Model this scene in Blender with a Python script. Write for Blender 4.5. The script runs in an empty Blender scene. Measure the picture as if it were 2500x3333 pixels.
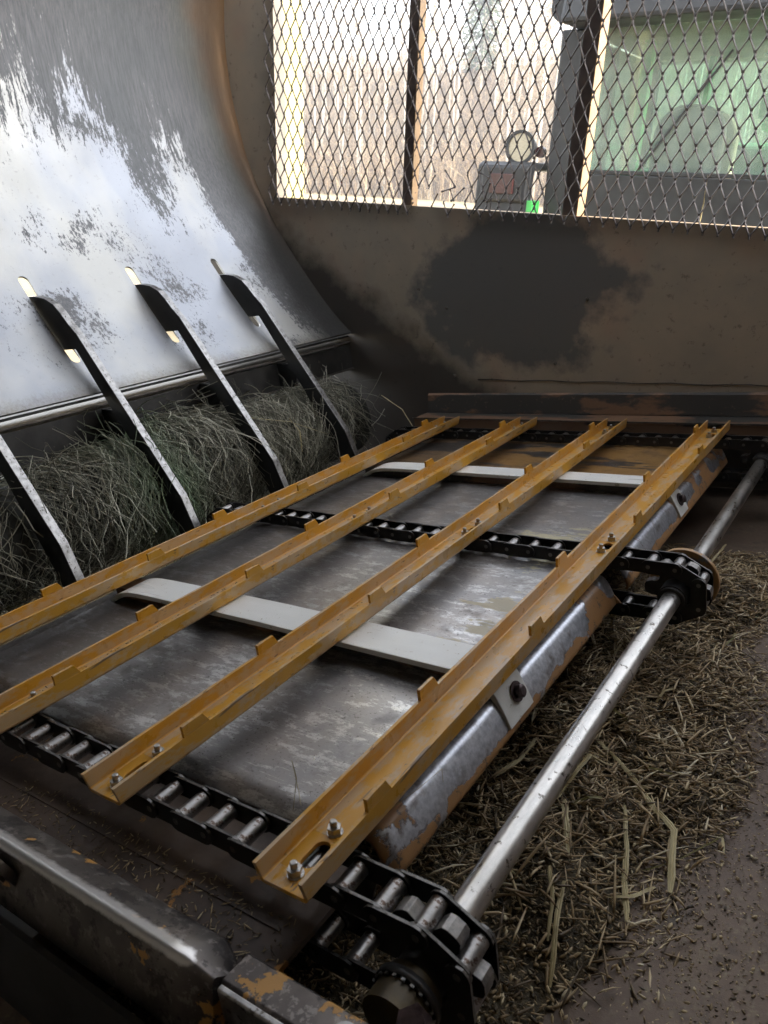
import bpy, bmesh, math, random
import numpy as np
from math import sin, cos, pi, radians as R, sqrt
from mathutils import Matrix, Vector
random.seed(7); rng = np.random.default_rng(11)
scene = bpy.context.scene
col = scene.collection

# ------------------------------------------------------------------ frames
# world: z up, ground at z=0.  "deck frame": the conveyor floor of the machine, tilted
# 10.5 degrees about y (rising to the right) and standing 0.8 above the ground.
TILT = R(10.5); BASE = 0.8
M = Matrix.Translation((0, 0, BASE)) @ Matrix.Rotation(-TILT, 4, 'Y')
MG = Matrix.Translation((0, 0, BASE))          # level frame with the same origin
ID = Matrix.Identity(4)

# ------------------------------------------------------------------ camera
cam_d = bpy.data.cameras.new('camera'); cam = bpy.data.objects.new('camera', cam_d); col.objects.link(cam)
ax = Vector((0.81739429, -0.08757796, 0.56938272))
ay = Vector((0.56385753, 0.32413274, -0.7596069))
az = Vector((-0.11803076, 0.94194908, 0.31432574))
rot = Matrix((ax, ay, az)).to_4x4()             # camera axes expressed in the deck frame
cam.matrix_world = M @ Matrix.Translation((0, 0, 0.5)) @ rot
cam_d.sensor_fit = 'VERTICAL'; cam_d.sensor_height = 24; cam_d.sensor_width = 18
cam_d.lens = 24 * 2447.8 / 3333
cam_d.clip_start = 0.01; cam_d.clip_end = 2000
cam_d.dof.use_dof = True; cam_d.dof.focus_distance = 1.25; cam_d.dof.aperture_fstop = 9
scene.camera = cam

# ------------------------------------------------------------------ sky, sun, exposure
SUN_EL, SUN_DIR = R(30), Vector((1, 0, 0))     # horizontal direction towards the sun
world = bpy.data.worlds.new("World"); scene.world = world; world.use_nodes = True
wn = world.node_tree; wn.nodes.clear()
sky = wn.nodes.new('ShaderNodeTexSky'); sky.sky_type = 'NISHITA'; sky.sun_disc = False
sky.sun_elevation = SUN_EL; sky.sun_rotation = math.atan2(SUN_DIR.x, SUN_DIR.y)
sky.dust_density = 2.5; sky.air_density = 1.0
bg = wn.nodes.new('ShaderNodeBackground'); bg.inputs[1].default_value = 0.15
wo = wn.nodes.new('ShaderNodeOutputWorld')
hs = wn.nodes.new('ShaderNodeHueSaturation'); hs.inputs['Saturation'].default_value = .28   # thin high cloud: whitish sky
wn.links.new(sky.outputs[0], hs.inputs['Color']); wn.links.new(hs.outputs[0], bg.inputs[0]); wn.links.new(bg.outputs[0], wo.inputs[0])
sd = bpy.data.lights.new('sun', 'SUN'); sd.energy = 2.0; sd.angle = R(0.5); sd.color = (1, 0.94, 0.85)
sun = bpy.data.objects.new('sun', sd); col.objects.link(sun)
sv = Vector((SUN_DIR.x * cos(SUN_EL), SUN_DIR.y * cos(SUN_EL), sin(SUN_EL))).normalized()
sun.rotation_euler = sv.to_track_quat('Z', 'Y').to_euler()
scene.view_settings.view_transform = 'Standard'; scene.view_settings.look = 'None'
scene.view_settings.exposure = 2.9; scene.view_settings.gamma = 1
scene.cycles.max_bounces = 8; scene.cycles.diffuse_bounces = 4; scene.cycles.glossy_bounces = 4
scene.cycles.transmission_bounces = 4; scene.cycles.transparent_max_bounces = 8
scene.cycles.sample_clamp_indirect = 6
scene.cycles.caustics_reflective = False; scene.cycles.caustics_refractive = False

# ------------------------------------------------------------------ materials
class NT:
    """small wrapper to write node trees compactly"""
    def __init__(s, name):
        s.m = bpy.data.materials.new(name); s.m.use_nodes = True
        s.t = s.m.node_tree; s.n = s.t.nodes; s.b = s.n['Principled BSDF']
        s.tc = s.n.new('ShaderNodeTexCoord'); s.xyz = None
    def link(s, a, b): s.t.links.new(a, b)
    def put(s, v, sock):
        if isinstance(v, bpy.types.NodeSocket): s.link(v, sock)
        elif v is not None:
            try: sock.default_value = v
            except Exception: sock.default_value = (*v, 1)
    def coord(s, scale=(1, 1, 1), rot=(0, 0, 0)):
        mp = s.n.new('ShaderNodeMapping'); mp.inputs['Scale'].default_value = scale
        mp.inputs['Rotation'].default_value = rot
        s.link(s.tc.outputs['Object'], mp.inputs['Vector']); return mp.outputs[0]
    def noise(s, sc, det=4, rough=.55, stretch=(1, 1, 1), dist=0, rot=(0, 0, 0)):
        n = s.n.new('ShaderNodeTexNoise'); n.inputs['Scale'].default_value = sc
        n.inputs['Detail'].default_value = det; n.inputs['Roughness'].default_value = rough
        n.inputs['Distortion'].default_value = dist
        s.link(s.coord(stretch, rot), n.inputs['Vector']); return n.outputs['Fac']
    def ramp(s, v, a, b, lo=0., hi=1.):
        r = s.n.new('ShaderNodeMapRange'); r.inputs['From Min'].default_value = a; r.inputs['From Max'].default_value = b
        r.inputs['To Min'].default_value = lo; r.inputs['To Max'].default_value = hi
        s.put(v, r.inputs['Value']); return r.outputs[0]
    def math(s, op, a, b=None):
        r = s.n.new('ShaderNodeMath'); r.operation = op; s.put(a, r.inputs[0])
        if b is not None: s.put(b, r.inputs[1])
        return r.outputs[0]
    def mix(s, f, a, b):
        r = s.n.new('ShaderNodeMix'); r.data_type = 'RGBA'
        s.put(f, r.inputs[0]); s.put(c4(a), r.inputs[6]); s.put(c4(b), r.inputs[7]); return r.outputs[2]
    def mixf(s, f, a, b):
        r = s.n.new('ShaderNodeMix'); r.data_type = 'FLOAT'
        s.put(f, r.inputs[0]); s.put(a, r.inputs[2]); s.put(b, r.inputs[3]); return r.outputs[0]
    def axis(s, i):
        if s.xyz is None:
            s.xyz = s.n.new('ShaderNodeSeparateXYZ'); s.link(s.tc.outputs['Object'], s.xyz.inputs[0])
        return s.xyz.outputs[i]
    def curve(s, v, pts):
        r = s.n.new('ShaderNodeFloatCurve'); c = r.mapping.curves[0]
        c.points[0].location = pts[0]; c.points[1].location = pts[-1]
        for p in pts[1:-1]: c.points.new(*p)
        r.mapping.update(); s.put(v, r.inputs['Value']); return r.outputs[0]
    def bump(s, h, strength=.3, dist=.001, prev=None):
        b = s.n.new('ShaderNodeBump'); b.inputs['Strength'].default_value = strength
        b.inputs['Distance'].default_value = dist; s.put(h, b.inputs['Height'])
        if prev is not None: s.link(prev, b.inputs['Normal'])
        return b.outputs[0]
    def out(s, base, rough=.5, metal=0., normal=None, spec=None):
        s.put(c4(base), s.b.inputs['Base Color']); s.put(rough, s.b.inputs['Roughness']); s.put(metal, s.b.inputs['Metallic'])
        if normal is not None: s.link(normal, s.b.inputs['Normal'])
        if spec is not None: s.b.inputs['Specular IOR Level'].default_value = spec
        return s.m
    def island(s):
        g = s.n.new('ShaderNodeNewGeometry'); return g.outputs['Random Per Island']
    def objrand(s):
        g = s.n.new('ShaderNodeObjectInfo'); return g.outputs['Random']
def c4(v):
    return (*v, 1) if isinstance(v, tuple) and len(v) == 3 else v

MT = {}
def mk_slat():
    t = NT('ochre_slat_paint')
    n = t.noise(35, 5); big = t.noise(9, 3, stretch=(1, .25, 1))
    c = t.mix(t.ramp(big, .35, .65), (.57, .285, .028), (.62, .32, .034))
    dust = t.math('MULTIPLY', t.ramp(n, .45, .7), t.ramp(t.noise(5, 2, stretch=(1, .4, 1)), .40, .62))
    c = t.mix(t.math('MULTIPLY', dust, .16), c, (.42, .27, .12))
    gr = t.ramp(t.noise(14, 7, .7, stretch=(1, .3, 1)), .54, .66); c = t.mix(t.math('MULTIPLY', gr, .12), c, (.25, .13, .045))
    pt = t.n.new('ShaderNodeNewGeometry').outputs['Pointiness']; ew = t.math('MULTIPLY', t.ramp(pt, .535, .58), t.ramp(t.noise(45, 4, .7, stretch=(1, .4, 1)), .45, .55))
    c = t.mix(t.math('MULTIPLY', ew, .7), c, (.50, .42, .33))
    scr = t.ramp(t.noise(60, 3, .6, stretch=(1, .12, 1)), .68, .71)
    scr2 = t.ramp(t.noise(150, 2, .5, stretch=(1, .3, 1)), .70, .74)
    w = t.math('MAXIMUM', scr, scr2)
    c = t.mix(t.math('MULTIPLY', w, .75), c, (.10, .07, .055))
    MT['slat'] = t.out(c, t.mixf(dust, t.ramp(n, .3, .7, .26, .33), .38), 0, t.bump(t.noise(300, 2), .08, .0006))
def mk_deck():
    t = NT('worn_deck_steel')
    st = (.22, 1, 1)
    a = t.noise(48, 12, .80, stretch=(.40, 1, 1)); b = t.noise(6, 4, .6); f = t.noise(420, 3, .7, stretch=(.08, 1, 1))
    c = t.mix(t.ramp(b, .35, .65), (.33, .325, .33), (.40, .36, .33))
    c = t.mix(t.ramp(a, .52, .57), c, (.62, .61, .60))
    c = t.mix(t.math('MULTIPLY', t.ramp(f, .62, .70), .7), c, (.74, .72, .68))
    pit = t.ramp(t.noise(230, 4, .7), .60, .66); c = t.mix(t.math('MULTIPLY', pit, .7), c, (.05, .04, .035))
    # left over cream paint towards the middle chain and orange paint at the far end
    y = t.axis(1); x = t.axis(0)
    ed = t.math('SUBTRACT', t.math('SUBTRACT', 1.0, t.math('ABSOLUTE', t.math('DIVIDE', t.math('SUBTRACT', y, 1.22), .13))),
                t.math('ABSOLUTE', t.math('DIVIDE', t.math('SUBTRACT', x, -.52), .15)))
    cream = t.ramp(t.math('ADD', t.math('MULTIPLY', ed, .25), t.noise(18, 7, .65, stretch=(.35, 1, 1))), .585, .60)
    ed3 = t.math('SUBTRACT', t.math('SUBTRACT', 1.0, t.math('ABSOLUTE', t.math('DIVIDE', t.math('SUBTRACT', y, .90), .12))),
                t.math('ABSOLUTE', t.math('DIVIDE', t.math('SUBTRACT', x, -.50), .08)))
    cream2 = t.ramp(t.math('ADD', t.math('MULTIPLY', ed3, .15), t.noise(22, 7, .65, stretch=(.35, 1, 1))), .60, .615)
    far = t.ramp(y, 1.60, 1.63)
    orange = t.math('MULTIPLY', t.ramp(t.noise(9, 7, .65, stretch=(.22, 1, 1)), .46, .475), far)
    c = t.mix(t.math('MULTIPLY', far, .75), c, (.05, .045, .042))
    c = t.mix(cream, c, (.52, .48, .32)); c = t.mix(cream2, c, (.46, .40, .27)); c = t.mix(orange, c, (.30, .17, .06))
    dirt = t.ramp(t.noise(14, 6, .7), .52, .70)
    paint = t.math('MAXIMUM', t.math('MAXIMUM', cream, cream2), orange)
    c = t.mix(t.math('MULTIPLY', dirt, .55), c, (.085, .065, .05))
    # browner, duller towards the left of the machine
    lft = t.math('MULTIPLY', t.ramp(t.math('ADD', x, t.math('MULTIPLY', t.noise(5, 4), .5)), -.45, -.85), .6)
    c = t.mix(lft, c, (.075, .060, .052))
    ro = t.math('ADD', t.ramp(a, .3, .7, .38, .25), t.math('MULTIPLY', dirt, .22))
    ro = t.math('ADD', ro, t.math('MULTIPLY', lft, .20))
    me = t.math('MULTIPLY', t.math('SUBTRACT', 1.0, paint), t.math('SUBTRACT', .75, t.math('MULTIPLY', dirt, .5)))
    MT['deck'] = t.out(c, ro, me, t.bump(a, .18, .0012, t.bump(f, .15, .0005)))
def mk_edge():
    t = NT('peeling_deck_edge')
    n = t.noise(15, 8, .58, dist=.4); x = t.axis(0); z = t.axis(2); y = t.axis(1)
    # paint survives along the lower lip and at both ends
    lip = t.ramp(z, -.056, -.071, 0, .26)
    e1 = t.ramp(y, .54, .45, 0, .16); e2 = t.ramp(y, 1.45, 1.65, 0, .125); e3 = t.ramp(t.math('ABSOLUTE', t.math('SUBTRACT', y, 1.07)), .10, .0, 0, .15)
    s_ = t.math('ADD', t.math('ADD', n, lip), t.math('ADD', e1, t.math('ADD', e2, e3)))
    p = t.ramp(s_, .625, .632); rim = t.math('SUBTRACT', t.ramp(s_, .605, .62), p)
    fine = t.noise(140, 5, .65)
    c = t.mix(t.ramp(fine, .35, .65), (.40, .42, .47), (.66, .68, .73))
    c = t.mix(t.ramp(t.noise(40, 4), .55, .72), c, (.24, .22, .22))
    c = t.mix(t.math('MULTIPLY', rim, .7), c, (.09, .06, .05))
    c = t.mix(p, c, t.mix(t.ramp(t.noise(55, 6, .75), .56, .60), (.40, .215, .09), (.10, .085, .075)))
    c = t.mix(t.math('MULTIPLY', t.ramp(x, -.400, -.420), .55), c, (.12, .11, .09))
    h = t.math('ADD', p, t.math('MULTIPLY', fine, .15))
    MT['edge'] = t.out(c, t.mixf(p, t.ramp(fine, .3, .7, .30, .46), .42), t.math('SUBTRACT', .9, t.math('MULTIPLY', p, .9)), t.bump(h, .5, .0008))
def mk_plate():
    t = NT('curved_plate_steel')
    y = t.axis(1); z = t.axis(2)
    zb = t.curve(t.ramp(y, .8, 2.2), [(0, .58), (.30, .65), (.38, .66), (.44, .63), (.52, .66), (.56, .60), (.60, .50), (.655, .49), (.71, .59), (.74, .58), (.775, .46), (.80, .30), (.83, .19), (1, .12)])
    zb = t.math('MULTIPLY', zb, 1.6)
    stk = t.noise(16, 9, .82, stretch=(1, 1, .16)); stk2 = t.noise(110, 5, .75, stretch=(1, 1, .10)); gran = t.noise(110, 5, .8, stretch=(1, 1, .35))
    off = t.math('ADD', t.math('MULTIPLY', t.math('SUBTRACT', stk, .5), 1.15), t.math('MULTIPLY', t.math('SUBTRACT', stk2, .5), .75))
    off = t.math('ADD', off, t.math('MULTIPLY', t.math('SUBTRACT', gran, .5), .45))
    d = t.math('SUBTRACT', t.math('ADD', zb, off), z)
    bare = t.ramp(d, -.012, .012)
    # patches of remaining dull scale lower down
    p2 = t.ramp(t.math('ADD', t.noise(5.5, 3, .5), t.math('MULTIPLY', t.math('SUBTRACT', gran, .5), .9)), .66, .68)
    bare = t.math('MULTIPLY', bare, t.math('SUBTRACT', 1., p2))
    lines = t.noise(150, 8, .80, stretch=(1, 1, .07)); cl = t.noise(2.2, 4, .6)
    dull = t.mix(t.ramp(lines, .35, .65), (.115, .118, .125), (.21, .21, .215))
    dull = t.mix(t.math('MULTIPLY', t.ramp(cl, .4, .65), .5), dull, (.11, .12, .125))
    rb = t.ramp(t.math('ADD', t.math('ADD', y, t.math('MULTIPLY', t.math('SUBTRACT', cl, .5), .25)), t.math('MULTIPLY', z, .17)), 2.10, 2.33)
    dull = t.mix(t.math('MULTIPLY', rb, t.ramp(rb, 0, 1, .5, 1)), dull, t.mix(t.ramp(rb, .30, .62), (.22, .235, .17), (.34, .21, .11)))
    steel = t.mix(t.ramp(t.noise(3.5, 4, .6, stretch=(1, 1, .5)), .4, .62), (.42, .44, .48), (.52, .52, .50))
    steel = t.mix(t.math('MULTIPLY', t.ramp(t.noise(60, 4, .7), .60, .70), .4), steel, (.30, .29, .29))
    steel = t.mix(t.ramp(t.math('ADD', z, t.math('MULTIPLY', gran, .06)), .335, .300, 0, .75), steel, (.20, .17, .13))
    c = t.mix(bare, dull, steel)
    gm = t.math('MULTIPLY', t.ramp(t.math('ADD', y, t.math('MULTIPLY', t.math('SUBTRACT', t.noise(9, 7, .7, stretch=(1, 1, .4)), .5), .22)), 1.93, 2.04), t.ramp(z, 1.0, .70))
    c = t.mix(t.math('MULTIPLY', gm, .8), c, (.045, .042, .040))  # lower far corner: shadow painted into the colour along with dark grease
    ro = t.mixf(bare, t.ramp(lines, .3, .7, .62, .44), t.math('ADD', t.ramp(t.noise(6, 4, .65), .35, .65, .43, .54), t.ramp(z, .75, .45, 0, .04)))
    me = t.mixf(bare, .35, .78)
    h = t.math('ADD', lines, t.math('MULTIPLY', bare, -.25))
    nb = t.bump(t.noise(4, 2, .5), .14, .012)
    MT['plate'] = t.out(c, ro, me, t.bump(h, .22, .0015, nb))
def simple(key, name, c1, c2, sc=20, rough=(.35, .55), metal=0., stretch=(1, 1, 1), bump=.2, bd=.001, det=6, lo=.38, hi=.64, c3=None, sc3=90, t3=.62, spec=None):
    t = NT(name); n = t.noise(sc, det, .62, stretch=stretch)
    c = t.mix(t.ramp(n, lo, hi), c1, c2)
    n3 = t.noise(sc3, 4, .65)
    if c3: c = t.mix(t.ramp(n3, t3, t3 + .05), c, c3)
    MT[key] = t.out(c, t.ramp(n, .3, .7, rough[0], rough[1]), metal, t.bump(n3, bump, bd) if bump else None, spec)
def mk_wall():
    t = NT('dirty_ochre_wall_paint')
    x = t.axis(0); z = t.axis(2); n = t.noise(7, 7, .6); m = t.noise(2.4, 4, .55); f = t.noise(45, 6, .7)
    c = t.mix(t.ramp(n, .35, .65), (.37, .325, .26), (.45, .38, .29))
    c = t.mix(t.ramp(m, .5, .62, 0, .5), c, (.46, .31, .22))
    c = t.mix(t.math('MULTIPLY', t.ramp(f, .60, .66), .5), c, (.09, .075, .06))
    # big blue grey worn patch in the middle of the wall
    dx = t.math('DIVIDE', t.math('SUBTRACT', x, -1.0), .30); dz = t.math('DIVIDE', t.math('SUBTRACT', z, .37), .21)
    r = t.math('SQRT', t.math('ADD', t.math('MULTIPLY', dx, dx), t.math('MULTIPLY', dz, dz)))
    gp = t.ramp(t.math('ADD', r, t.math('ADD', t.math('MULTIPLY', t.math('SUBTRACT', n, .5), 1.3), t.math('MULTIPLY', t.math('SUBTRACT', m, .5), 1.6))), 1.18, .98)
    c = t.mix(t.math('MULTIPLY', gp, .88), c, (.12, .125, .128))
    # much darker in the lower left corner and along the foot
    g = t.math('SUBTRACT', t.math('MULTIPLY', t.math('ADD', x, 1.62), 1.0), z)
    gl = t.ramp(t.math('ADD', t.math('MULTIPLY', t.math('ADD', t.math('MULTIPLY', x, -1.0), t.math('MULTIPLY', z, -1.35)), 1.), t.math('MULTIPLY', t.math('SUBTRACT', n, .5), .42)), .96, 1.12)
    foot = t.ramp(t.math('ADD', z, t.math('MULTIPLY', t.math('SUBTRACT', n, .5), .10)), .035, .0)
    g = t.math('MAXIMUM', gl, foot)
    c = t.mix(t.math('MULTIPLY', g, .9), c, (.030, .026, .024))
    MT['wall'] = t.out(c, t.ramp(n, .3, .7, .42, .62), 0, t.bump(f, .25, .0015))
def mk_band():
    t = NT('rust_streaked_foot_band')
    n = t.noise(11, 7, .62, stretch=(.35, 1, 1)); f = t.noise(60, 5, .7)
    c = t.mix(t.ramp(n, .47, .52), (.06, .055, .05), (.24, .14, .085))
    c = t.mix(t.math('MULTIPLY', t.ramp(f, .62, .68), .6), c, (.28, .22, .15))
    MT['band'] = t.out(c, .45, .1, t.bump(f, .3, .001))
def mk_rail():
    t = NT('worn_frame_rail')
    n = t.noise(22, 7, .6); f = t.noise(80, 5, .7); b = t.noise(9, 4, .6)
    c = t.mix(t.ramp(b, .35, .65), (.070, .062, .060), (.19, .165, .145))
    c = t.mix(t.math('MULTIPLY', t.ramp(f, .55, .6), .55), c, (.30, .27, .25)); c = t.mix(t.math('MULTIPLY', t.ramp(t.noise(35, 6, .75), .54, .58), .7), c, (.035, .03, .03))
    p = t.ramp(n, .595, .605)
    c = t.mix(p, c, (.46, .24, .06))
    # ridge highlight painted lighter into the colour along the top
    z = t.axis(2); y = t.axis(1)
    rid = t.ramp(t.math('ADD', z, t.math('MULTIPLY', t.math('SUBTRACT', f, .5), .006)), -.0055, -.003)
    c = t.mix(t.math('MULTIPLY', rid, .8), c, (.62, .60, .58))
    MT['rail'] = t.out(c, t.mixf(p, t.mixf(rid, t.ramp(f, .3, .7, .34, .5), .28), .45), t.math('MULTIPLY', t.math('SUBTRACT', 1., p), .8), t.bump(t.math('ADD', p, f), .3, .0008))
def mk_ledge():
    t = NT('near_floor_plate')
    n = t.noise(13, 8, .65, stretch=(.6, 1, 1)); f = t.noise(90, 5, .7)
    c = t.mix(t.ramp(n, .4, .6), (.062, .045, .037), (.125, .088, .065))
    c = t.mix(t.ramp(t.noise(17, 8, .62), .61, .62), c, (.34, .16, .035))
    MT['ledge'] = t.out(c, t.ramp(f, .3, .7, .38, .6), .25, t.bump(f, .3, .0008))
def mk_trough():
    t = NT('dusty_trough_sheet')
    n = t.noise(6, 6, .6); f = t.noise(120, 6, .75); m = t.noise(26, 6, .7)
    c = t.mix(t.ramp(n, .35, .65), (.125, .086, .062), (.18, .13, .095))
    c = t.mix(t.math('MULTIPLY', t.ramp(f, .52, .66), t.ramp(n, .42, .6)), c, (.24, .20, .135))
    c = t.mix(t.math('MULTIPLY', t.ramp(m, .55, .68), .6), c, (.055, .048, .04))
    MT['trough'] = t.out(c, t.ramp(n, .3, .7, .40, .58), .25, t.bump(f, .35, .0015))
def mk_chaff():
    t = NT('chaff_and_husks'); r = t.island()
    cr = t.n.new('ShaderNodeValToRGB'); t.link(r, cr.inputs[0]); e = cr.color_ramp
    e.elements[0].color = (.045, .034, .016, 1); e.elements[1].color = (.72, .62, .40, 1)
    for p, cc in ((.30, (.12, .080, .038, 1)), (.50, (.27, .19, .095, 1)), (.72, (.43, .32, .17, 1)), (.88, (.64, .51, .30, 1))):
        k = e.elements.new(p); k.color = cc
    MT['chaff'] = t.out(cr.outputs[0], .5, 0)
def mk_bits():
    t = NT('tan_straw_bits'); r = t.island()
    cr = t.n.new('ShaderNodeValToRGB'); t.link(r, cr.inputs[0]); e = cr.color_ramp
    e.elements[0].color = (.10, .07, .04, 1); e.elements[1].color = (.85, .76, .56, 1)
    for p, cc in ((.3, (.28, .195, .10, 1)), (.6, (.52, .39, .22, 1)), (.85, (.74, .60, .37, 1))):
        k = e.elements.new(p); k.color = cc
    MT['bits'] = t.out(cr.outputs[0], .45, 0)
mk_bits()
def mk_straw(key, name, a, b):
    t = NT(name); n = t.noise(60, 4, .6, stretch=(1, .2, .2)); r = t.objrand()
    c = t.mix(t.ramp(n, .35, .65), a, b)
    MT[key] = t.out(c, .5, 0, t.bump(n, .4, .0006))
def mk_twine():
    t = NT('tangled_twine_fibre'); r = t.island()
    cr = t.n.new('ShaderNodeValToRGB'); t.link(r, cr.inputs[0]); e = cr.color_ramp
    e.elements[0].color = (.09, .088, .060, 1); e.elements[1].color = (.68, .66, .54, 1)
    for p, cc in ((.35, (.17, .165, .12, 1)), (.65, (.38, .37, .285, 1)), (.88, (.60, .58, .47, 1))):
        k = e.elements.new(p); k.color = cc
    y = t.axis(1)
    n = t.math('ADD', t.math('ABSOLUTE', t.math('SUBTRACT', y, 1.13)), t.math('MULTIPLY', t.noise(7, 3), .22))
    g = t.mix(t.ramp(n, .26, .06, 0, .7), cr.outputs[0], (.20, .34, .17))
    MT['twine'] = t.out(g, .55, 0)
mk_slat(); mk_deck(); mk_edge(); mk_plate(); mk_wall(); mk_band(); mk_rail(); mk_ledge(); mk_trough(); mk_chaff(); mk_twine()
mk_straw('straw', 'pale_straw', (.42, .34, .17), (.68, .60, .36)); mk_straw('straw_green', 'olive_straw', (.16, .15, .045), (.28, .24, .09))
simple('chain', 'oily_black_chain_plate', (.020, .021, .023), (.045, .043, .042), 40, (.30, .50), .6)
simple('chain_edge', 'rubbed_chain_edge', (.07, .068, .065), (.20, .19, .18), 70, (.28, .45), .8, c3=(.05, .045, .04), sc3=130, t3=.55)
simple('roller', 'steel_roller', (.20, .195, .19), (.34, .33, .32), 60, (.26, .42), .95, c3=(.10, .07, .055), sc3=110, t3=.55)
simple('sprocket', 'dark_sprocket_iron', (.026, .025, .026), (.05, .048, .046), 30, (.4, .55), .5)
simple('tooth', 'milled_tooth_steel', (.16, .155, .15), (.32, .30, .28), 120, (.35, .5), .8, stretch=(1, 1, .1))
simple('shaft', 'scuffed_shaft_steel', (.38, .37, .35), (.56, .54, .51), 55, (.24, .40), 1., stretch=(1, .35, 1), c3=(.13, .115, .10), sc3=70, t3=.60, bump=.2)
simple('tine', 'black_tine_face', (.016, .017, .018), (.030, .030, .030), 25, (.5, .65), .2)
simple('tine_edge', 'rubbed_tine_edge', (.26, .255, .25), (.48, .47, .46), 70, (.28, .45), .9, c3=(.12, .11, .10), sc3=130, t3=.58, bump=.3)
simple('beam', 'sooty_beam_steel', (.030, .029, .028), (.055, .052, .048), 18, (.42, .6), .3, c3=(.16, .14, .11), sc3=50, t3=.66)
simple('beam_edge', 'beam_edge_steel', (.07, .062, .055), (.17, .15, .125), 40, (.4, .55), .4)
simple('hmw', 'white_plastic_strip', (.80, .80, .77), (.86, .86, .83), 22, (.25, .4), 0, stretch=(.15, 1, 1), c3=(.48, .44, .36), sc3=90, t3=.64, bump=.12)
simple('bolt', 'zinc_bolt', (.38, .37, .36), (.58, .57, .55), 90, (.26, .42), .95)
simple('bolt_dark', 'rusty_dark_bolt', (.045, .030, .032), (.12, .085, .085), 90, (.35, .5), .6)
simple('mesh', 'expanded_mesh_steel', (.050, .042, .042), (.078, .064, .060), 40, (.42, .6), .35)
simple('post', 'ochre_post_paint', (.26, .17, .09), (.36, .23, .12), 25, (.45, .6), 0, c3=(.10, .07, .05), sc3=50, t3=.60)
simple('post_front', 'shaded_post_front', (.10, .075, .065), (.16, .12, .10), 25, (.45, .6), 0)  # same post paint, darkened for the side away from the sun
simple('cream', 'cream_panel_paint', (.36, .32, .14), (.39, .35, .16), 6, (.5, .6), 0, bump=.03)
simple('ring', 'ochre_ring_paint', (.42, .24, .10), (.50, .30, .14), 30, (.4, .55), 0, c3=(.24, .22, .21), sc3=45, t3=.60)
simple('bearing', 'greasy_bearing', (.055, .040, .022), (.10, .075, .035), 40, (.35, .55), .3)
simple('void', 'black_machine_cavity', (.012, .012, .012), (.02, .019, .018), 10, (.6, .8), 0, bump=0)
simple('shell', 'tan_housing_sheet', (.34, .30, .24), (.42, .37, .30), 8, (.5, .7), .1)
simple('drum', 'dark_drum', (.02, .02, .016), (.04, .038, .03), 20, (.6, .8), 0)
simple('ground', 'dry_field_ground', (.22, .165, .085), (.30, .235, .13), 1.2, (.8, .95), 0, bump=.3, bd=.05, c3=(.16, .13, .06), sc3=4, t3=.58)
simple('hill', 'leaf_litter_hill', (.14, .10, .065), (.20, .15, .095), .9, (.8, .95), 0, bump=.4, bd=.1, c3=(.12, .085, .055), sc3=3, t3=.55)
simple('bark', 'pale_aspen_bark', (.34, .31, .26), (.50, .47, .40), 3, (.7, .9), 0, stretch=(1, 1, .3), c3=(.10, .085, .07), sc3=9, t3=.66)
simple('twig', 'brown_twigs', (.20, .15, .10), (.30, .235, .16), 3, (.8, .9), 0, bump=0)
simple('brush', 'dry_brush', (.17, .125, .08), (.27, .21, .14), 2, (.8, .9), 0, bump=0)
simple('needle', 'dark_needles', (.035, .06, .025), (.06, .09, .04), 4, (.7, .8), 0, bump=0)
simple('tgreen', 'green_tractor_paint', (.05, .36, .08), (.06, .42, .10), 3, (.3, .42), 0, bump=0)
simple('tblack', 'black_cab_trim', (.012, .013, .015), (.022, .024, .026), 8, (.4, .6), 0, bump=.05)
simple('seat', 'dusty_black_seat', (.035, .033, .03), (.065, .06, .05), 14, (.7, .85), 0)
simple('seatside', 'tan_seat_bolster', (.30, .27, .17), (.38, .34, .22), 14, (.7, .85), 0)
simple('red', 'red_lens', (.035, .012, .012), (.05, .016, .015), 30, (.2, .3), 0, bump=0)
simple('lens', 'ribbed_lamp_lens', (.30, .27, .20), (.42, .38, .29), 60, (.12, .25), .3, stretch=(1, 1, 5), bump=.4)
def mk_brush():
    t = NT('dry_brush_stems'); r = t.island()
    cr = t.n.new('ShaderNodeValToRGB'); t.link(r, cr.inputs[0]); e = cr.color_ramp
    e.elements[0].color = (.045, .028, .018, 1); e.elements[1].color = (.55, .43, .27, 1)
    for p, cc in ((.45, (.13, .085, .048, 1)), (.78, (.27, .19, .105, 1))):
        k = e.elements.new(p); k.color = cc
    MT['brush'] = t.out(cr.outputs[0], .85, 0)
mk_brush()
def mk_glass():
    t = NT('green_tinted_glass'); t.b.inputs['Base Color'].default_value = (.62, .88, .74, 1)
    t.b.inputs['Roughness'].default_value = .02; t.b.inputs['Transmission Weight'].default_value = 0.0
    t.n.remove(t.b); o = [n for n in t.n if n.type == 'OUTPUT_MATERIAL'][0]
    tr = t.n.new('ShaderNodeBsdfTransparent'); tr.inputs[0].default_value = (.86, 1, .93, 1)
    gl = t.n.new('ShaderNodeBsdfGlossy'); gl.inputs['Roughness'].default_value = .03
    df = t.n.new('ShaderNodeBsdfDiffuse'); df.inputs[0].default_value = (.60, .74, .66, 1)
    fr = t.n.new('ShaderNodeFresnel'); fr.inputs[0].default_value = 1.5
    m1 = t.n.new('ShaderNodeMixShader'); m2 = t.n.new('ShaderNodeMixShader')
    t.link(t.ramp(t.noise(7, 5, .7),   .35, .7, .16, .34), m1.inputs[0]); t.link(tr.outputs[0], m1.inputs[1]); t.link(df.outputs[0], m1.inputs[2])
    t.link(fr.outputs[0], m2.inputs[0]); t.link(m1.outputs[0], m2.inputs[1]); t.link(gl.outputs[0], m2.inputs[2])
    t.link(m2.outputs[0], o.inputs[0]); MT['glass'] = t.m
mk_glass()

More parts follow.
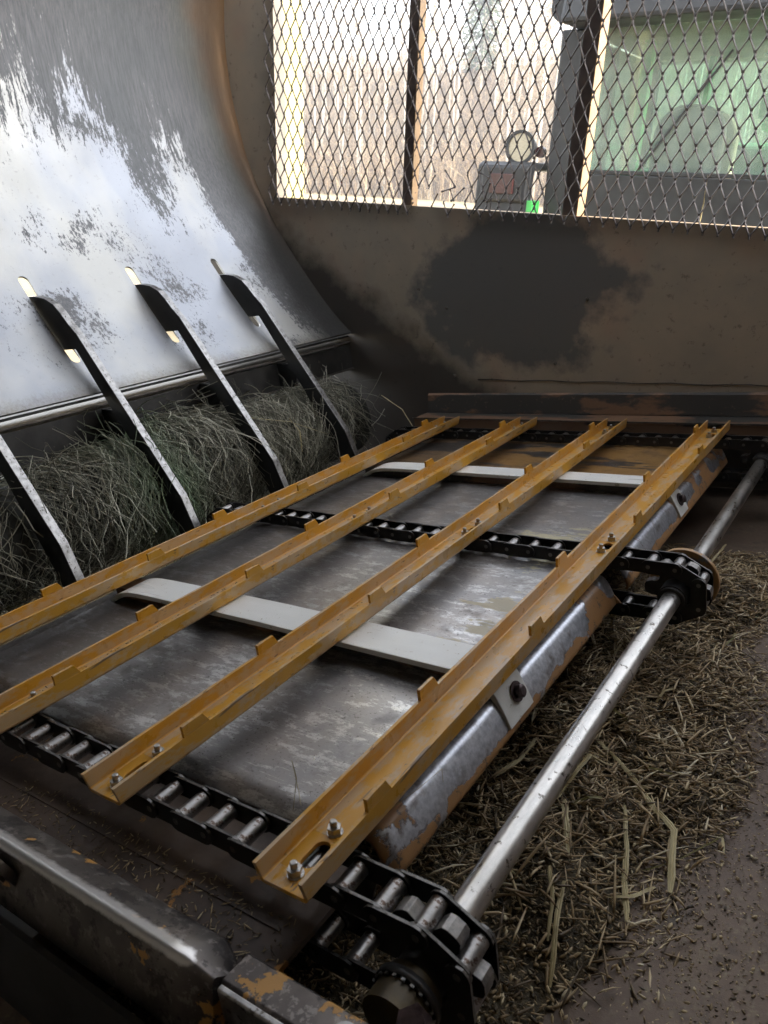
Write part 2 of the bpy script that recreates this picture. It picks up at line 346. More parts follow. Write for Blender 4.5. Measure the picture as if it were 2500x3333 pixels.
# ------------------------------------------------------------------ geometry helpers
class MB:
    """collects vertices and faces, builds ONE mesh object"""
    def __init__(s): s.v = []; s.f = []; s.sm = []; s.mi = []
    def add(s, vs, fs, smooth=False, mi=0):
        o = len(s.v); s.v += [tuple(v) for v in vs]
        for f in fs: s.f.append(tuple(i + o for i in f)); s.sm.append(smooth); s.mi.append(mi)
        return s
    def box(s, x0, x1, y0, y1, z0, z1, mi=0):
        v = [(x, y, z) for x in (x0, x1) for y in (y0, y1) for z in (z0, z1)]
        return s.add(v, [(0, 1, 3, 2), (4, 6, 7, 5), (0, 4, 5, 1), (2, 3, 7, 6), (0, 2, 6, 4), (1, 5, 7, 3)], mi=mi)
    def prism(s, poly, a, b, axis, mi=0, side_mi=None, smooth=False):
        """polygon (list of 2-tuples, the two other axes in order) extruded from a to b along axis"""
        def p(q, h):
            return {'x': (h, q[0], q[1]), 'y': (q[0], h, q[1]), 'z': (q[0], q[1], h)}[axis]
        n = len(poly); v = [p(q, a) for q in poly] + [p(q, b) for q in poly]
        s.add(v, [tuple(range(n))[::-1], tuple(range(n, 2 * n))], mi=mi)
        o = len(s.v) - 2 * n
        for i in range(n):
            j = (i + 1) % n; s.f.append((o + i, o + j, o + n + j, o + n + i)); s.sm.append(smooth)
            s.mi.append(side_mi[i] if side_mi else mi)
        return s
    def cyl(s, p, q, r, n=20, r2=None, caps=True, mi=0):
        p = Vector(p); q = Vector(q); d = (q - p).normalized(); r2 = r if r2 is None else r2
        u = d.orthogonal().normalized(); w = d.cross(u)
        a = [2 * pi * i / n for i in range(n)]
        v = [p + u * cos(t) * r + w * sin(t) * r for t in a] + [q + u * cos(t) * r2 + w * sin(t) * r2 for t in a]
        s.add(v, [(i, (i + 1) % n, n + (i + 1) % n, n + i) for i in range(n)], True, mi)
        if caps: s.add(v[:n], [tuple(range(n))[::-1]], mi=mi); s.add(v[n:], [tuple(range(n))], mi=mi)
        return s
    def ring(s, c, axis, ro, ri, h0, h1, n=32, mi=0):
        def p(t, r, h):
            a, b = cos(t) * r, sin(t) * r
            return {'x': (h, c[0] + a, c[1] + b), 'y': (c[0] + a, h, c[1] + b), 'z': (c[0] + a, c[1] + b, h)}[axis]
        A = [2 * pi * i / n for i in range(n)]
        v = [p(t, r, h) for r, h in ((ro, h0), (ro, h1), (ri, h1), (ri, h0)) for t in A]
        for k in range(4):
            k2 = (k + 1) % 4
            s_ = [(k * n + i, k * n + (i + 1) % n, k2 * n + (i + 1) % n, k2 * n + i) for i in range(n)]
            s.add(v, s_, k in (0, 2), mi) if k == 0 else s._more(v, s_, k in (0, 2), mi)
        return s
    def _more(s, v, fs, sm, mi):
        o = len(s.v) - len(v)
        for f in fs: s.f.append(tuple(i + o for i in f)); s.sm.append(sm); s.mi.append(mi)
    def tube(s, pts, r, n=4, r_end=None, mi=0):
        pts = [Vector(p) for p in pts]; m = len(pts); vs = []
        for i, p in enumerate(pts):
            d = (pts[min(i + 1, m - 1)] - pts[max(i - 1, 0)]).normalized()
            u = d.cross(Vector((.31, .52, .79))).normalized(); w = d.cross(u)
            rr = r if r_end is None else r + (r_end - r) * i / (m - 1)
            vs += [p + (u * cos(2 * pi * k / n) + w * sin(2 * pi * k / n)) * rr for k in range(n)]
        fs = [(i * n + k, i * n + (k + 1) % n, (i + 1) * n + (k + 1) % n, (i + 1) * n + k) for i in range(m - 1) for k in range(n)]
        return s.add(vs, fs, True, mi)
    def mesh(s, name, mats):
        me = bpy.data.meshes.new(name); me.from_pydata(s.v, [], s.f)
        me.polygons.foreach_set('use_smooth', s.sm); me.polygons.foreach_set('material_index', s.mi)
        for m in (mats if isinstance(mats, (list, tuple)) else [mats]): me.materials.append(MT[m] if isinstance(m, str) else m)
        bm = bmesh.new(); bm.from_mesh(me); bmesh.ops.recalc_face_normals(bm, faces=bm.faces); bm.to_mesh(me); bm.free()
        me.update(); return me

def bevel(o, w=.0008, seg=2):
    b = o.modifiers.new('bevel', 'BEVEL'); b.width = w; b.segments = seg; b.limit_method = 'ANGLE'; b.angle_limit = R(40); return o
def tag(o, label=None, cat=None, group=None, kind=None):
    for k, v in (('label', label), ('category', cat), ('group', group), ('kind', kind)):
        if v: o[k] = v
    return o
def place(o, F, loc=(0, 0, 0), rot=ID):
    o.matrix_world = F @ Matrix.Translation(loc) @ rot; return o
def empty(name, F=M, loc=(0, 0, 0), rot=ID, **k):
    o = bpy.data.objects.new(name, None); col.objects.link(o); o.empty_display_size = .05
    place(o, F, loc, rot); return tag(o, **k)
def obj(name, mb, mats, parent=None, F=M, loc=(0, 0, 0), rot=ID, bev=0, **k):
    me = mb if isinstance(mb, bpy.types.Mesh) else mb.mesh(name, mats)
    o = bpy.data.objects.new(name, me); col.objects.link(o)
    if parent is not None: o.parent = parent; o.matrix_local = Matrix.Translation(loc) @ rot
    else: place(o, F, loc, rot)
    if bev: bevel(o, bev)
    return tag(o, **k)
def copy_tree(o, parent=None):
    c = o.copy(); col.objects.link(c)
    if parent is not None:
        c.parent = parent
    for ch in list(o.children): copy_tree(ch, c)
    return c

# ================================================================== LARGE STRUCTURE (outdoors)
def gz(x, y):
    """terrain height in world z: flat yard, then a wooded bank"""
    t = max(0., min(1., (y - 40) / 26)); return 9.6 * t * t * (3 - 2 * t) + .25 * sin(x * .21) * t + .2 * sin(x * .53 + y * .3) * t
g = MB(); xs = [-400, -200, -120, -90] + [-80 + i * 2 for i in range(61)] + [60, 100, 200, 400]; ys = [-400, -100, -20, 0, 10, 20, 30] + [36 + i * 1.5 for i in range(30)] + [90, 150, 300, 700]
vv = [(x, y, gz(x, y)) for y in ys for x in xs]; nx = len(xs)
g.add(vv, [(j * nx + i, j * nx + i + 1, (j + 1) * nx + i + 1, (j + 1) * nx + i) for j in range(len(ys) - 1) for i in range(nx - 1)], True)
for k, f in enumerate(g.f):
    if min(g.v[i][1] for i in f) >= 40: g.mi[k] = 1
obj('ground', g, ['ground', 'hill'], F=ID, kind='structure')

# ---- machine housing (deck frame) ----
# curved plate profile (x, z), bottom to top
PROF = [(-1.600, .270), (-1.655, .278), (-1.700, .325), (-1.742, .375), (-1.800, .455), (-1.859, .543), (-1.915, .640), (-1.961, .741), (-1.998, .840), (-2.021, .917), (-2.036, 1.03), (-2.041, 1.14), (-2.033, 1.26), (-2.006, 1.38), (-1.95, 1.52), (-1.86, 1.66)]
PROF = PROF[1:]
def smooth_prof(P, n=4):
    out = []
    for i in range(len(P) - 1):
        p0, p1, p2, p3 = P[max(i - 1, 0)], P[i], P[i + 1], P[min(i + 2, len(P) - 1)]
        for k in range(n):
            t = k / n
            out.append(tuple(.5 * (2 * p1[a] + (p2[a] - p0[a]) * t + (2 * p0[a] - 5 * p1[a] + 4 * p2[a] - p3[a]) * t * t + (3 * p1[a] - p0[a] - 3 * p2[a] + p3[a]) * t ** 3) for a in (0, 1)))
    return out + [P[-1]]
SP = smooth_prof(PROF)
cum = [0]
for a, b in zip(SP, SP[1:]): cum.append(cum[-1] + math.hypot(b[0] - a[0], b[1] - a[1]))
def at_s(s):
    for i in range(len(SP) - 1):
        if cum[i + 1] >= s:
            t = (s - cum[i]) / (cum[i + 1] - cum[i]); return (SP[i][0] + (SP[i + 1][0] - SP[i][0]) * t, SP[i][1] + (SP[i + 1][1] - SP[i][1]) * t)
    return SP[-1]
def s_of_z(z):
    for i in range(len(SP) - 1):
        if SP[i + 1][1] >= z: return cum[i] + (cum[i + 1] - cum[i]) * (z - SP[i][1]) / (SP[i + 1][1] - SP[i][1])
    return cum[-1]
TINE_Y = [.79, 1.115, 1.44, 1.767]
SLOT = (s_of_z(.352), s_of_z(.572)); SW = .0135
def plate_mesh():
    """sheet in (y, s) with round ended slots, bent onto the profile, 5 mm thick"""
    bm = bmesh.new(); Y0, Y1, S1 = -.45, 2.149, cum[-1]
    def grid(ya, yb, sa, sb, ny, ns):
        V = [[bm.verts.new((ya + (yb - ya) * i / ny, sa + (sb - sa) * j / ns, 0)) for i in range(ny + 1)] for j in range(ns + 1)]
        for j in range(ns):
            for i in range(ny): bm.faces.new((V[j][i], V[j][i + 1], V[j + 1][i + 1], V[j + 1][i]))
    sa, sb = SLOT[0] - .03, SLOT[1] + .03
    grid(Y0, Y1, 0, sa, 26, 3); grid(Y0, Y1, sb, S1, 26, 28)
    yc = Y0
    for ty in TINE_Y:
        grid(yc, ty - .03, sa, sb, 3, 10); yc = ty + .03
        # cell with slot: ring between stadium outline and rectangle
        inner = []; n = 8
        for i in range(n + 1): t = pi * i / n; inner.append((ty + SW * cos(t), SLOT[1] - SW + SW * sin(t)))
        for k in range(1, 8): inner.append((ty - SW, SLOT[1] - SW - (SLOT[1] - SLOT[0] - 2 * SW) * k / 8))
        for i in range(n + 1): t = pi + pi * i / n; inner.append((ty + SW * cos(t), SLOT[0] + SW + SW * sin(t)))
        for k in range(1, 8): inner.append((ty + SW, SLOT[0] + SW + (SLOT[1] - SLOT[0] - 2 * SW) * k / 8))
        outer = []
        for a, b in inner:
            dy, ds = a - ty, b - (SLOT[0] + SLOT[1]) / 2; hs = (sb - sa) / 2
            if b > SLOT[1] - SW - 1e-6 or b < SLOT[0] + SW + 1e-6:
                cs = SLOT[1] - SW if ds > 0 else SLOT[0] + SW; db = b - cs; lim = (sb - cs) if ds > 0 else (cs - sa)
                k = min(.03 / abs(dy) if abs(dy) > 1e-9 else 1e9, lim / abs(db) if abs(db) > 1e-9 else 1e9)
                outer.append((ty + dy * k, cs + db * k))
            else: outer.append((ty + (.03 if dy > 0 else -.03), b))
        I = [bm.verts.new((a, b, 0)) for a, b in inner]; O = [bm.verts.new((a, b, 0)) for a, b in outer]
        for i in range(len(I)):
            j = (i + 1) % len(I); bm.faces.new((I[i], I[j], O[j], O[i]))
        for cy in (ty - .03, ty + .03):       # fill the corners between ring and rectangle
            for cs in (sa, sb):
                near = sorted(range(len(O)), key=lambda q: abs(O[q].co.x - cy) + abs(O[q].co.y - cs))
                cand = [q for q in range(len(O)) if abs(O[q].co.y - cs) < 1e-6]; cand.sort(key=lambda q: abs(O[q].co.x - cy))
                c2 = [q for q in range(len(O)) if abs(O[q].co.x - cy) < 1e-6]; c2.sort(key=lambda q: abs(O[q].co.y - cs))
                if cand and c2 and cand[0] != c2[0]: bm.faces.new((bm.verts.new((cy, cs, 0)), O[cand[0]], O[c2[0]]))
    grid(yc, Y1, sa, sb, 6, 10)
    for v in bm.verts:
        x, z = at_s(min(max(v.co.y, 0), cum[-1])); y = v.co.x
        dent = .0025 * sin(y * 9 + z * 5) * sin(z * 11)
        v.co = (x + dent, y, z)
    bmesh.ops.remove_doubles(bm, verts=bm.verts, dist=1e-5); bmesh.ops.recalc_face_normals(bm, faces=bm.faces)
    if sum(f.normal.x for f in bm.faces) < 0: bmesh.ops.reverse_faces(bm, faces=bm.faces)
    def nrm(co):            # true normal of the rolled sheet at this height
        s_ = s_of_z(co.z); a = at_s(max(s_ - .012, 0)); b = at_s(min(s_ + .012, cum[-1])); n = Vector((b[1] - a[1], 0, a[0] - b[0])).normalized()
        y, z = co.y, co.z; n += Vector((0, -.0225 * cos(y * 9 + z * 5) * sin(z * 11), -.0275 * sin(y * 9 + z * 5) * cos(z * 11))); return n.normalized()
    NV = [nrm(v.co) for v in bm.verts]; bm.verts.index_update(); bm.verts.ensure_lookup_table()
    V = [v.co.copy() for v in bm.verts]; F = [[v.index for v in f.verts] for f in bm.faces]; E_ = [(e.link_loops[0].vert.index, e.link_loops[0].link_loop_next.vert.index) for e in bm.edges if len(e.link_faces) == 1]
    bm.free()
    for a, b in E_:          # rim of the sheet: 6 mm deep walls round the outline and the slots
        n = NV[a]; q = [V[a], V[b], V[b] - n * .006, V[a] - n * .006]; k = len(V); fn = (q[2] - q[1]).cross(q[1] - q[0]).normalized()
        V += q; NV += [fn] * 4; F.append([k + 3, k + 2, k + 1, k])
    me = bpy.data.meshes.new('curved_plate'); me.from_pydata(V, [], F); me.materials.append(MT['plate'])
    me.polygons.foreach_set('use_smooth', [True] * len(F)); me.update(); me.normals_split_custom_set_from_vertices([tuple(n) for n in NV])
    return me
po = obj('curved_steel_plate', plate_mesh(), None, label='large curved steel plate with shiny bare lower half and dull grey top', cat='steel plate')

# back wall with window opening: below the sill the wall, above it posts + mesh. Wall outline in the deck frame
ct, st_ = cos(TILT), sin(TILT)
def l2d(X, Z): return (X * ct + Z * st_, -X * st_ + Z * ct)      # level -> deck coords
XL, XR, ZS, ZT = -2.010, .80, .395, 1.98                        # window in the level frame
a, b, c_, d_ = l2d(XL, ZS), l2d(XR, ZS), l2d(XR, ZT), l2d(XL, ZT)
wall = empty('back_wall', kind='structure')
w = MB()
w.prism([(-2.35, -.45), (1.0, -.45), (1.0, b[1]), b, a, (-2.35, a[1])], 2.15, 2.158, 'y')
w.prism([(-2.35, a[1]), a, d_, (-2.35, d_[1])], 2.15, 2.158, 'y')
w.prism([b, (1.0, b[1]), (1.0, 2.6), c_], 2.15, 2.158, 'y')
w.prism([(-2.35, d_[1]), d_, c_, (1.0, 2.6), (-2.35, 2.6)], 2.15, 2.158, 'y')
obj('wall_sheet', w, 'wall', wall)
for rx, rz in ((-1.262, .335), (-1.255, .118), (-.905, .150), (-.80, .330), (-1.36, .40)):
    obj('rivet', MB().cyl((0, 0, 0), (0, -.004, 0), .0055, 14, .0035), 'wall', wall, loc=(rx, 2.1495, rz))
obj('weld_seam', MB().tube([(-1.17 + .05 * i, 2.149, .105 - .0016 * i + .002 * sin(i * 1.7)) for i in range(22)], .0012, 6), 'beam', wall)
# foot of the wall: folded band and ledge
w = MB().prism([(2.149, .061), (2.141, .056), (2.134, .0), (2.140, -.004), (2.149, -.01)], -1.36, .9, 'x'); obj('wall_foot_band', w, 'band', wall)
w = MB().prism([(2.135, -.002), (2.052, -.002), (2.050, -.006), (2.050, -.05), (2.135, -.05)], -1.365, .9, 'x'); obj('wall_ledge', w, 'band', wall, bev=.001)
w = MB().box(-1.37, .2, 2.0470, 2.0500, -.0035, .0005); obj('ledge_lip', w, 'beam_edge', wall)
# sill flange outside the opening (level frame), catches the sun
sill = MB().box(XL, XR, 2.159, 2.205, ZS - .006, ZS); so = obj('window_sill', sill, 'post', wall, rot=Matrix.Rotation(TILT, 4, 'Y'))
# window posts (level frame)
for px, wd in ((-1.476, .036), (-.935, .044)):
    p = empty('window_post', F=MG, loc=(px, 2.16, 0)); p['group'] = 'posts behind the mesh'
    tag(p, 'narrow ochre angle-iron post left of the tractor, behind the mesh' if px < -1.2 else 'wide ochre angle-iron post behind the mesh in front of the tractor cab', 'post')
    obj('front_flange', MB().box(-wd / 2, wd / 2 - .004, 0, .004, ZS, ZT), 'post_front', p, bev=.0008)
    obj('side_flange', MB().box(wd / 2 - .004, wd / 2, 0, .055 if px > -1.2 else .034, ZS, ZT), 'post', p, bev=.0008)
# header, jamb
w = MB().box(XL - .03, XL - .0005, 2.159, 2.20, ZS - .05, ZT); obj('window_jamb', w, 'shell', wall, rot=Matrix.Rotation(TILT, 4, 'Y'))
# expanded mesh (level frame), one sheet in front of the posts hanging over the wall top
def mesh_sheet():
    mb = MB(); px, pz = .0372, .0785; x0, x1 = XL - .008, XR; z0, z1 = ZS - .022, ZT + .02
    nxm = int((x1 - x0) / px) + 1; nz = int((z1 - z0) / pz) + 1
    gone = {(16, 0), (17, 0), (18, 0), (18, 1), (19, 0), (19, 1), (20, 0), (20, 1), (21, 0)}
    def strand(p, q):
        # flat twisted strand: thin in z, deep in y
        p = Vector(p); q = Vector(q); d = (q - p); L = d.length; d.normalize(); pts = []
        u = Vector((d.z, 0, -d.x)); h = .0023; dep = .0034
        vs = []
        for t, k in ((0, 1.5), (.2, .85), (.8, .85), (1, 1.5)):
            c = p + d * L * t + Vector((0, random.uniform(-.0006, .0006), 0))
            sh = Vector((0, (t - .5) * .004, 0))
            vs += [c + u * h * k + sh, c + Vector((0, -dep, 0)) + sh, c - u * h * k + sh, c + Vector((0, dep, 0)) + sh]
        fs = [(i * 4 + j, i * 4 + (j + 1) % 4, (i + 1) * 4 + (j + 1) % 4, (i + 1) * 4 + j) for i in range(3) for j in range(4)]
        mb.add(vs, fs + [(0, 3, 2, 1), (12, 13, 14, 15)])
    def wob(x, z): return Vector((x + .0010 * sin(z * 21 + x * 3), 2.141 + .004 * sin(x * 7) + .002 * sin(z * 13), z + .003 * sin(x * 5)))
    for i in range(nxm):
        for j in range(nz):
            xc = x0 + i * px; zc = z0 + j * pz
            nd = .0035
            L_, R_, T_, B_ = (xc - px / 2, zc + pz / 2), (xc + px / 2, zc + pz / 2), (xc, zc + pz - nd), (xc, zc + nd)
            if (i, j) in gone and random.random() < .8: continue
            for a_, b_ in ((B_, (L_[0], L_[1] - nd)), (B_, (R_[0], R_[1] - nd)), ((L_[0], L_[1] + nd), T_), ((R_[0], R_[1] + nd), T_)):
                if (i - 1, j) in gone and a_[0] < xc and random.random() < .3: continue
                strand(wob(*a_), wob(*b_))
            # knuckles where strands cross
            for kx, kz in ((xc, zc), (xc - px / 2, zc + pz / 2)):
                a_, b_ = wob(kx, kz - nd * 1.15), wob(kx, kz + nd * 1.15); strand(a_, b_); strand(a_ + Vector((.0012, 0, 0)), b_ + Vector((.0012, 0, 0)))
    # torn strand ends at the broken place
    for p, q in (((-1.33, ZS + .105), (-1.29, ZS + .06)), ((-1.29, ZS + .06), (-1.34, ZS + .045)), ((-1.26, ZS + .06), (-1.305, ZS + .02)), ((-1.21, ZS + .10), (-1.18, ZS + .088)),
                 ((-1.225, ZS - .01), (-1.19, ZS + .03)), ((-1.19, ZS + .03), (-1.175, ZS + .075)), ((-1.17, ZS - .012), (-1.168, ZS + .035)), ((-1.35, ZS + .04), (-1.37, ZS + .0))):
        strand(Vector((p[0], 2.137, p[1])), Vector((q[0], 2.128 + random.random() * .01, q[1])))
    return mb
obj('mesh_screen', mesh_sheet(), 'mesh', F=MG, label='expanded steel mesh screen with torn strands over the window opening', cat='mesh screen')

# near wall, right wall, opened roof: unseen, added to shape light; drum cavity
h = empty('machine_housing', kind='structure')
obj('near_light_block', MB().box(-2.3, 1.0, -.47, -.46, -.45, 2.4), 'shell', h)  # unseen, added to keep light off the camera side
ROOF_X, ROOF_Y = (-2.0, .85), (1.28, 2.10)
rf = MB(); Z = 2.15
rf.box(-2.3, ROOF_X[0], -.46, 2.15, Z, Z + .01); rf.box(ROOF_X[1], 1.0, -.46, 2.15, Z, Z + .01)
rf.box(*ROOF_X, -.46, ROOF_Y[0], Z, Z + .01); rf.box(*ROOF_X, ROOF_Y[1], 2.15, Z, Z + .01); obj('roof_light_block', rf, 'shell', h)  # unseen roof added, its opening sized for the sky light
obj('plate_backing', MB().box(-2.31, -2.30, -.46, 2.15, 1.2, Z), 'shell', h)
obj('side_sun_block', MB().box(.99, 1.0, -.46, 2.15, .60, 2.9), 'shell', h)  # unseen, added tall enough to stop direct sun
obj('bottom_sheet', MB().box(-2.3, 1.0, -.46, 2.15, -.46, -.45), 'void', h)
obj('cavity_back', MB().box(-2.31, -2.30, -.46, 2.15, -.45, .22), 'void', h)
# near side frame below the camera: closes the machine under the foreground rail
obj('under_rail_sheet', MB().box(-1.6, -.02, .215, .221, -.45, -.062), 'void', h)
# trough sheet
tp = smooth_prof([(-.80, -.205), (-.55, -.205), (-.35, -.204), (-.22, -.200), (-.10, -.172), (.0, -.125), (.12, -.03), (.22, .10), (.32, .28), (.45, .45), (.70, .55), (.99, .61)], 5)
t_ = MB(); ysr = [-.459 + i * (2.149 + .459) / 26 for i in range(27)]
t_.add([(x, y, z + .002 * sin(y * 7 + x * 9)) for y in ysr for x, z in tp], [(j * len(tp) + i, j * len(tp) + i + 1, (j + 1) * len(tp) + i + 1, (j + 1) * len(tp) + i) for j in range(26) for i in range(len(tp) - 1)], True)
obj('trough_floor', t_, 'trough', kind='structure')
def trough_z(x):
    for p, q in zip(tp, tp[1:]):
        if p[0] <= x <= q[0]: return p[1] + (q[1] - p[1]) * (x - p[0]) / (q[0] - p[0])
    return tp[-1][1]

# beams under the curved plate
bmt = empty('support_beam', label='dark channel beam running under the lower edge of the curved plate', cat='beam')
obj('upper_angle', MB().prism([(-1.668, .262), (-1.672, .268), (-1.74, .268), (-1.74, .262)], -.4, 2.148, 'y'), 'beam', bmt)
obj('light_edge', MB().prism([(-1.662, .243), (-1.662, .248), (-1.76, .249), (-1.76, .243)], -.4, 2.148, 'y'), 'beam_edge', bmt, bev=.001)
obj('web', MB().prism([(-1.668, .236), (-1.668, .155), (-1.674, .150), (-1.70, .150), (-1.70, .236)], -.4, 2.148, 'y'), 'beam', bmt, bev=.001)
obj('lower_edge', MB().prism([(-1.662, .150), (-1.662, .155), (-1.667, .155), (-1.667, .150)], -.4, 2.148, 'y'), 'beam_edge', bmt)

# ================================================================== CONVEYOR FLOOR
CH_Y = [.383, 1.150, 1.915]          # chain centre lines
CXR, CXL, CZ, CR, PITCH = -.292, -1.3295, -.0545, .0415, .0415
deck = empty('conveyor_floor', label='worn steel conveyor floor plate under the slats with peeling right edge', cat='floor plate')
DZ = -.034
m = MB(); nx_, ny_ = 30, 40
xa, xb, ya, yb = -1.215, -.432, .430, 1.97
vs = [(xa + (xb - xa) * i / nx_, ya + (yb - ya) * j / ny_, DZ + .0012 * sin(i * .7) * sin(j * .43 + 1)) for j in range(ny_ + 1) for i in range(nx_ + 1)]
m.add(vs, [(j * (nx_ + 1) + i, j * (nx_ + 1) + i + 1, (j + 1) * (nx_ + 1) + i + 1, (j + 1) * (nx_ + 1) + i) for j in range(ny_) for i in range(nx_)], True)
dk = obj('deck_plate', m, 'deck', deck); md = dk.modifiers.new('thick', 'SOLIDIFY'); md.thickness = .005; md.offset = -1
ep = smooth_prof([(-.432, DZ), (-.415, DZ + .0002), (-.405, DZ - .002), (-.399, -.041), (-.392, -.054), (-.386, -.068), (-.384, -.076), (-.387, -.080)], 4)
for y0, y1 in ((.447, 1.112), (1.176, 1.955)):
    m = MB(); n = 24; L = len(ep)
    vs = []
    for j in range(n + 1):
        y = y0 + (y1 - y0) * j / n
        for k, (x, z) in enumerate(ep):
            yy = y + (.0 if 0 < j < n else 0); vs.append((x, yy, z))
    m.add(vs, [(j * L + i, j * L + i + 1, (j + 1) * L + i + 1, (j + 1) * L + i) for j in range(n) for i in range(L - 1)], True)
    e = obj('rolled_edge', m, 'edge', deck); md = e.modifiers.new('thick', 'SOLIDIFY'); md.thickness = .004; md.offset = -1
obj('edge_gusset', MB().prism([(-.43, -.037), (-.395, -.050), (-.372, -.075), (-.43, -.085)], 1.108, 1.1115, 'y'), 'edge', deck)
obj('edge_gusset', MB().prism([(-.46, -.045), (-.385, -.058), (-.40, -.098), (-.46, -.105)], .430, .4345, 'y'), 'beam_edge', deck)
# cross bars that carry the plastic strips
STR = ((.722, .792), (1.515, 1.575))
for (y0, y1) in STR:
    obj('strip_base', MB().prism([(y0 + .012, DZ + .0005), (y1 - .012, DZ + .0005), (y1 - .012, -.0105), (y0 + .012, -.0105)], -1.19, -.43, 'x'), 'band', deck, bev=.001)
# near floor plate
obj('near_ledge_plate', MB().box(-1.25, -.395, .285, .4285, -.052, -.046).box(-1.25, -.42, .331, .334, -.0455, -.0445), 'ledge', deck)
obj('near_ledge_plate', MB().prism([(-.47, -.05), (-.385, -.075), (-.35, -.13), (-.47, -.13)], .300, .306, 'y'), 'ledge', deck)
obj('far_floor', MB().box(-1.36, -.40, 1.972, 2.05, -.050, -.044), 'beam', deck)
# wear strips: thing each
def strip(y0, y1, label, bend):
    s = empty('wear_strip', label=label, cat='plastic strip', group='white strips across the floor')
    P = smooth_prof([(-1.188, DZ + .004), (-1.168, -.016), (-1.140, -.006), (-1.09, -.0015), (-.90, -.0002), (-.70, -.0002), (-.50, -.0002), (-.437, -.001), (-.412, -.008), (-.400, -.020), (-.390, -.038), (-.3775, -.066)], 4)
    top = P; nrm = []
    for i, p in enumerate(P):
        q0, q1 = P[max(i - 1, 0)], P[min(i + 1, len(P) - 1)]; dx, dz = q1[0] - q0[0], q1[1] - q0[1]; l = math.hypot(dx, dz); nrm.append((dz / l, -dx / l))
    T = .0085; bot = [(p[0] + n[0] * T, p[1] + n[1] * T) for p, n in zip(P, nrm)]
    mb = MB(); L = len(P)
    vs = []
    for k, (p, q) in enumerate(zip(top, bot)):
        off = bend * max(0, (p[0] + .8)) * .012
        vs += [(p[0], y0 + off, p[1]), (p[0], y1 + off, p[1]), (q[0], y1 + off, q[1]), (q[0], y0 + off, q[1])]
    mb.add(vs, [(i * 4 + j, i * 4 + (j + 1) % 4, (i + 1) * 4 + (j + 1) % 4, (i + 1) * 4 + j) for i in range(L - 1) for j in range(4)] + [(0, 3, 2, 1), tuple(range(4 * L - 4, 4 * L))], False)
    o = obj('strip', mb, 'hmw', s, bev=.0012)
    # round head bolt and washer on the tab
    px, pz = -.3895, -.0385; n = Vector((.93, 0, .36)).normalized(); c = Vector((px, (y0 + y1) / 2 + .003, pz))
    b = obj('bolt', MB().cyl(c, c + n * .010, .0085, 18).cyl(c + n * .010, c + n * .012, .0085, 18, .006), 'bolt_dark', s)
    obj('washer', MB().cyl(c + n * .0005, c + n * .0022, .0135, 22), 'bolt_dark', b)
    return s
strip(.715, .782, 'nearer of the two white plastic wear strips across the floor plate', -1)
strip(1.508, 1.566, 'farther white plastic wear strip crossing the floor under the slat ends', 0)

# ---- chains ----
def stadium(L, r, n=6):
    return [(L / 2 + r * cos(t), r * sin(t)) for t in [-pi / 2 + pi * i / n for i in range(n + 1)]] + [(-L / 2 - r * cos(t), -r * sin(t)) for t in [-pi / 2 + pi * i / n for i in range(n + 1)]]
link_me = {k: MB().prism(stadium(PITCH - .001, .0118), -.0014, .0014, 'y', mi=0, side_mi=[1] * 14).mesh('side_plate', ['chain', 'chain_edge']) for k in (0,)}
roll_me = MB().cyl((0, -.0165, 0), (0, .0165, 0), .0086, 20).cyl((0, -.0235, 0), (0, .0235, 0), .0036, 8).mesh('roller', 'roller')
def chain_path():
    pts = [(CXL + i * PITCH, CZ + CR) for i in range(26)]                       # top run, left to right
    pts += [(CXR + CR * cos(R(a)), CZ + CR * sin(R(a))) for a in (30, -30)]
    pts += [(CXR - i * PITCH, CZ - CR) for i in range(12)]                      # lower run back below the floor
    left = [(CXL + CR * cos(R(a)), CZ + CR * sin(R(a))) for a in (210, 150)]
    return left + pts
cp = chain_path()
def make_chain(y, label):
    c = empty('roller_chain', loc=(0, y, 0), label=label, cat='chain', group='black roller chains under the slats')
    for i, (x, z) in enumerate(cp):
        sag = 0
        obj('roller', roll_me, None, c, loc=(x, 0, z + sag))
        if i + 1 < len(cp):
            x2, z2 = cp[i + 1]; a = math.atan2(z2 - z, x2 - x); off = .0185 if i % 2 else .0216
            for s in (-1, 1):
                obj('side_plate', link_me[0], None, c, loc=((x + x2) / 2, s * off, (z + z2) / 2), rot=Matrix.Rotation(-a, 4, 'Y'))
    return c
for y, l in zip(CH_Y, ('nearest black roller chain with steel rollers, closest to the foreground rail', 'middle black roller chain between the two white strips', 'farthest roller chain near the foot of the back wall')):
    make_chain(y, l)

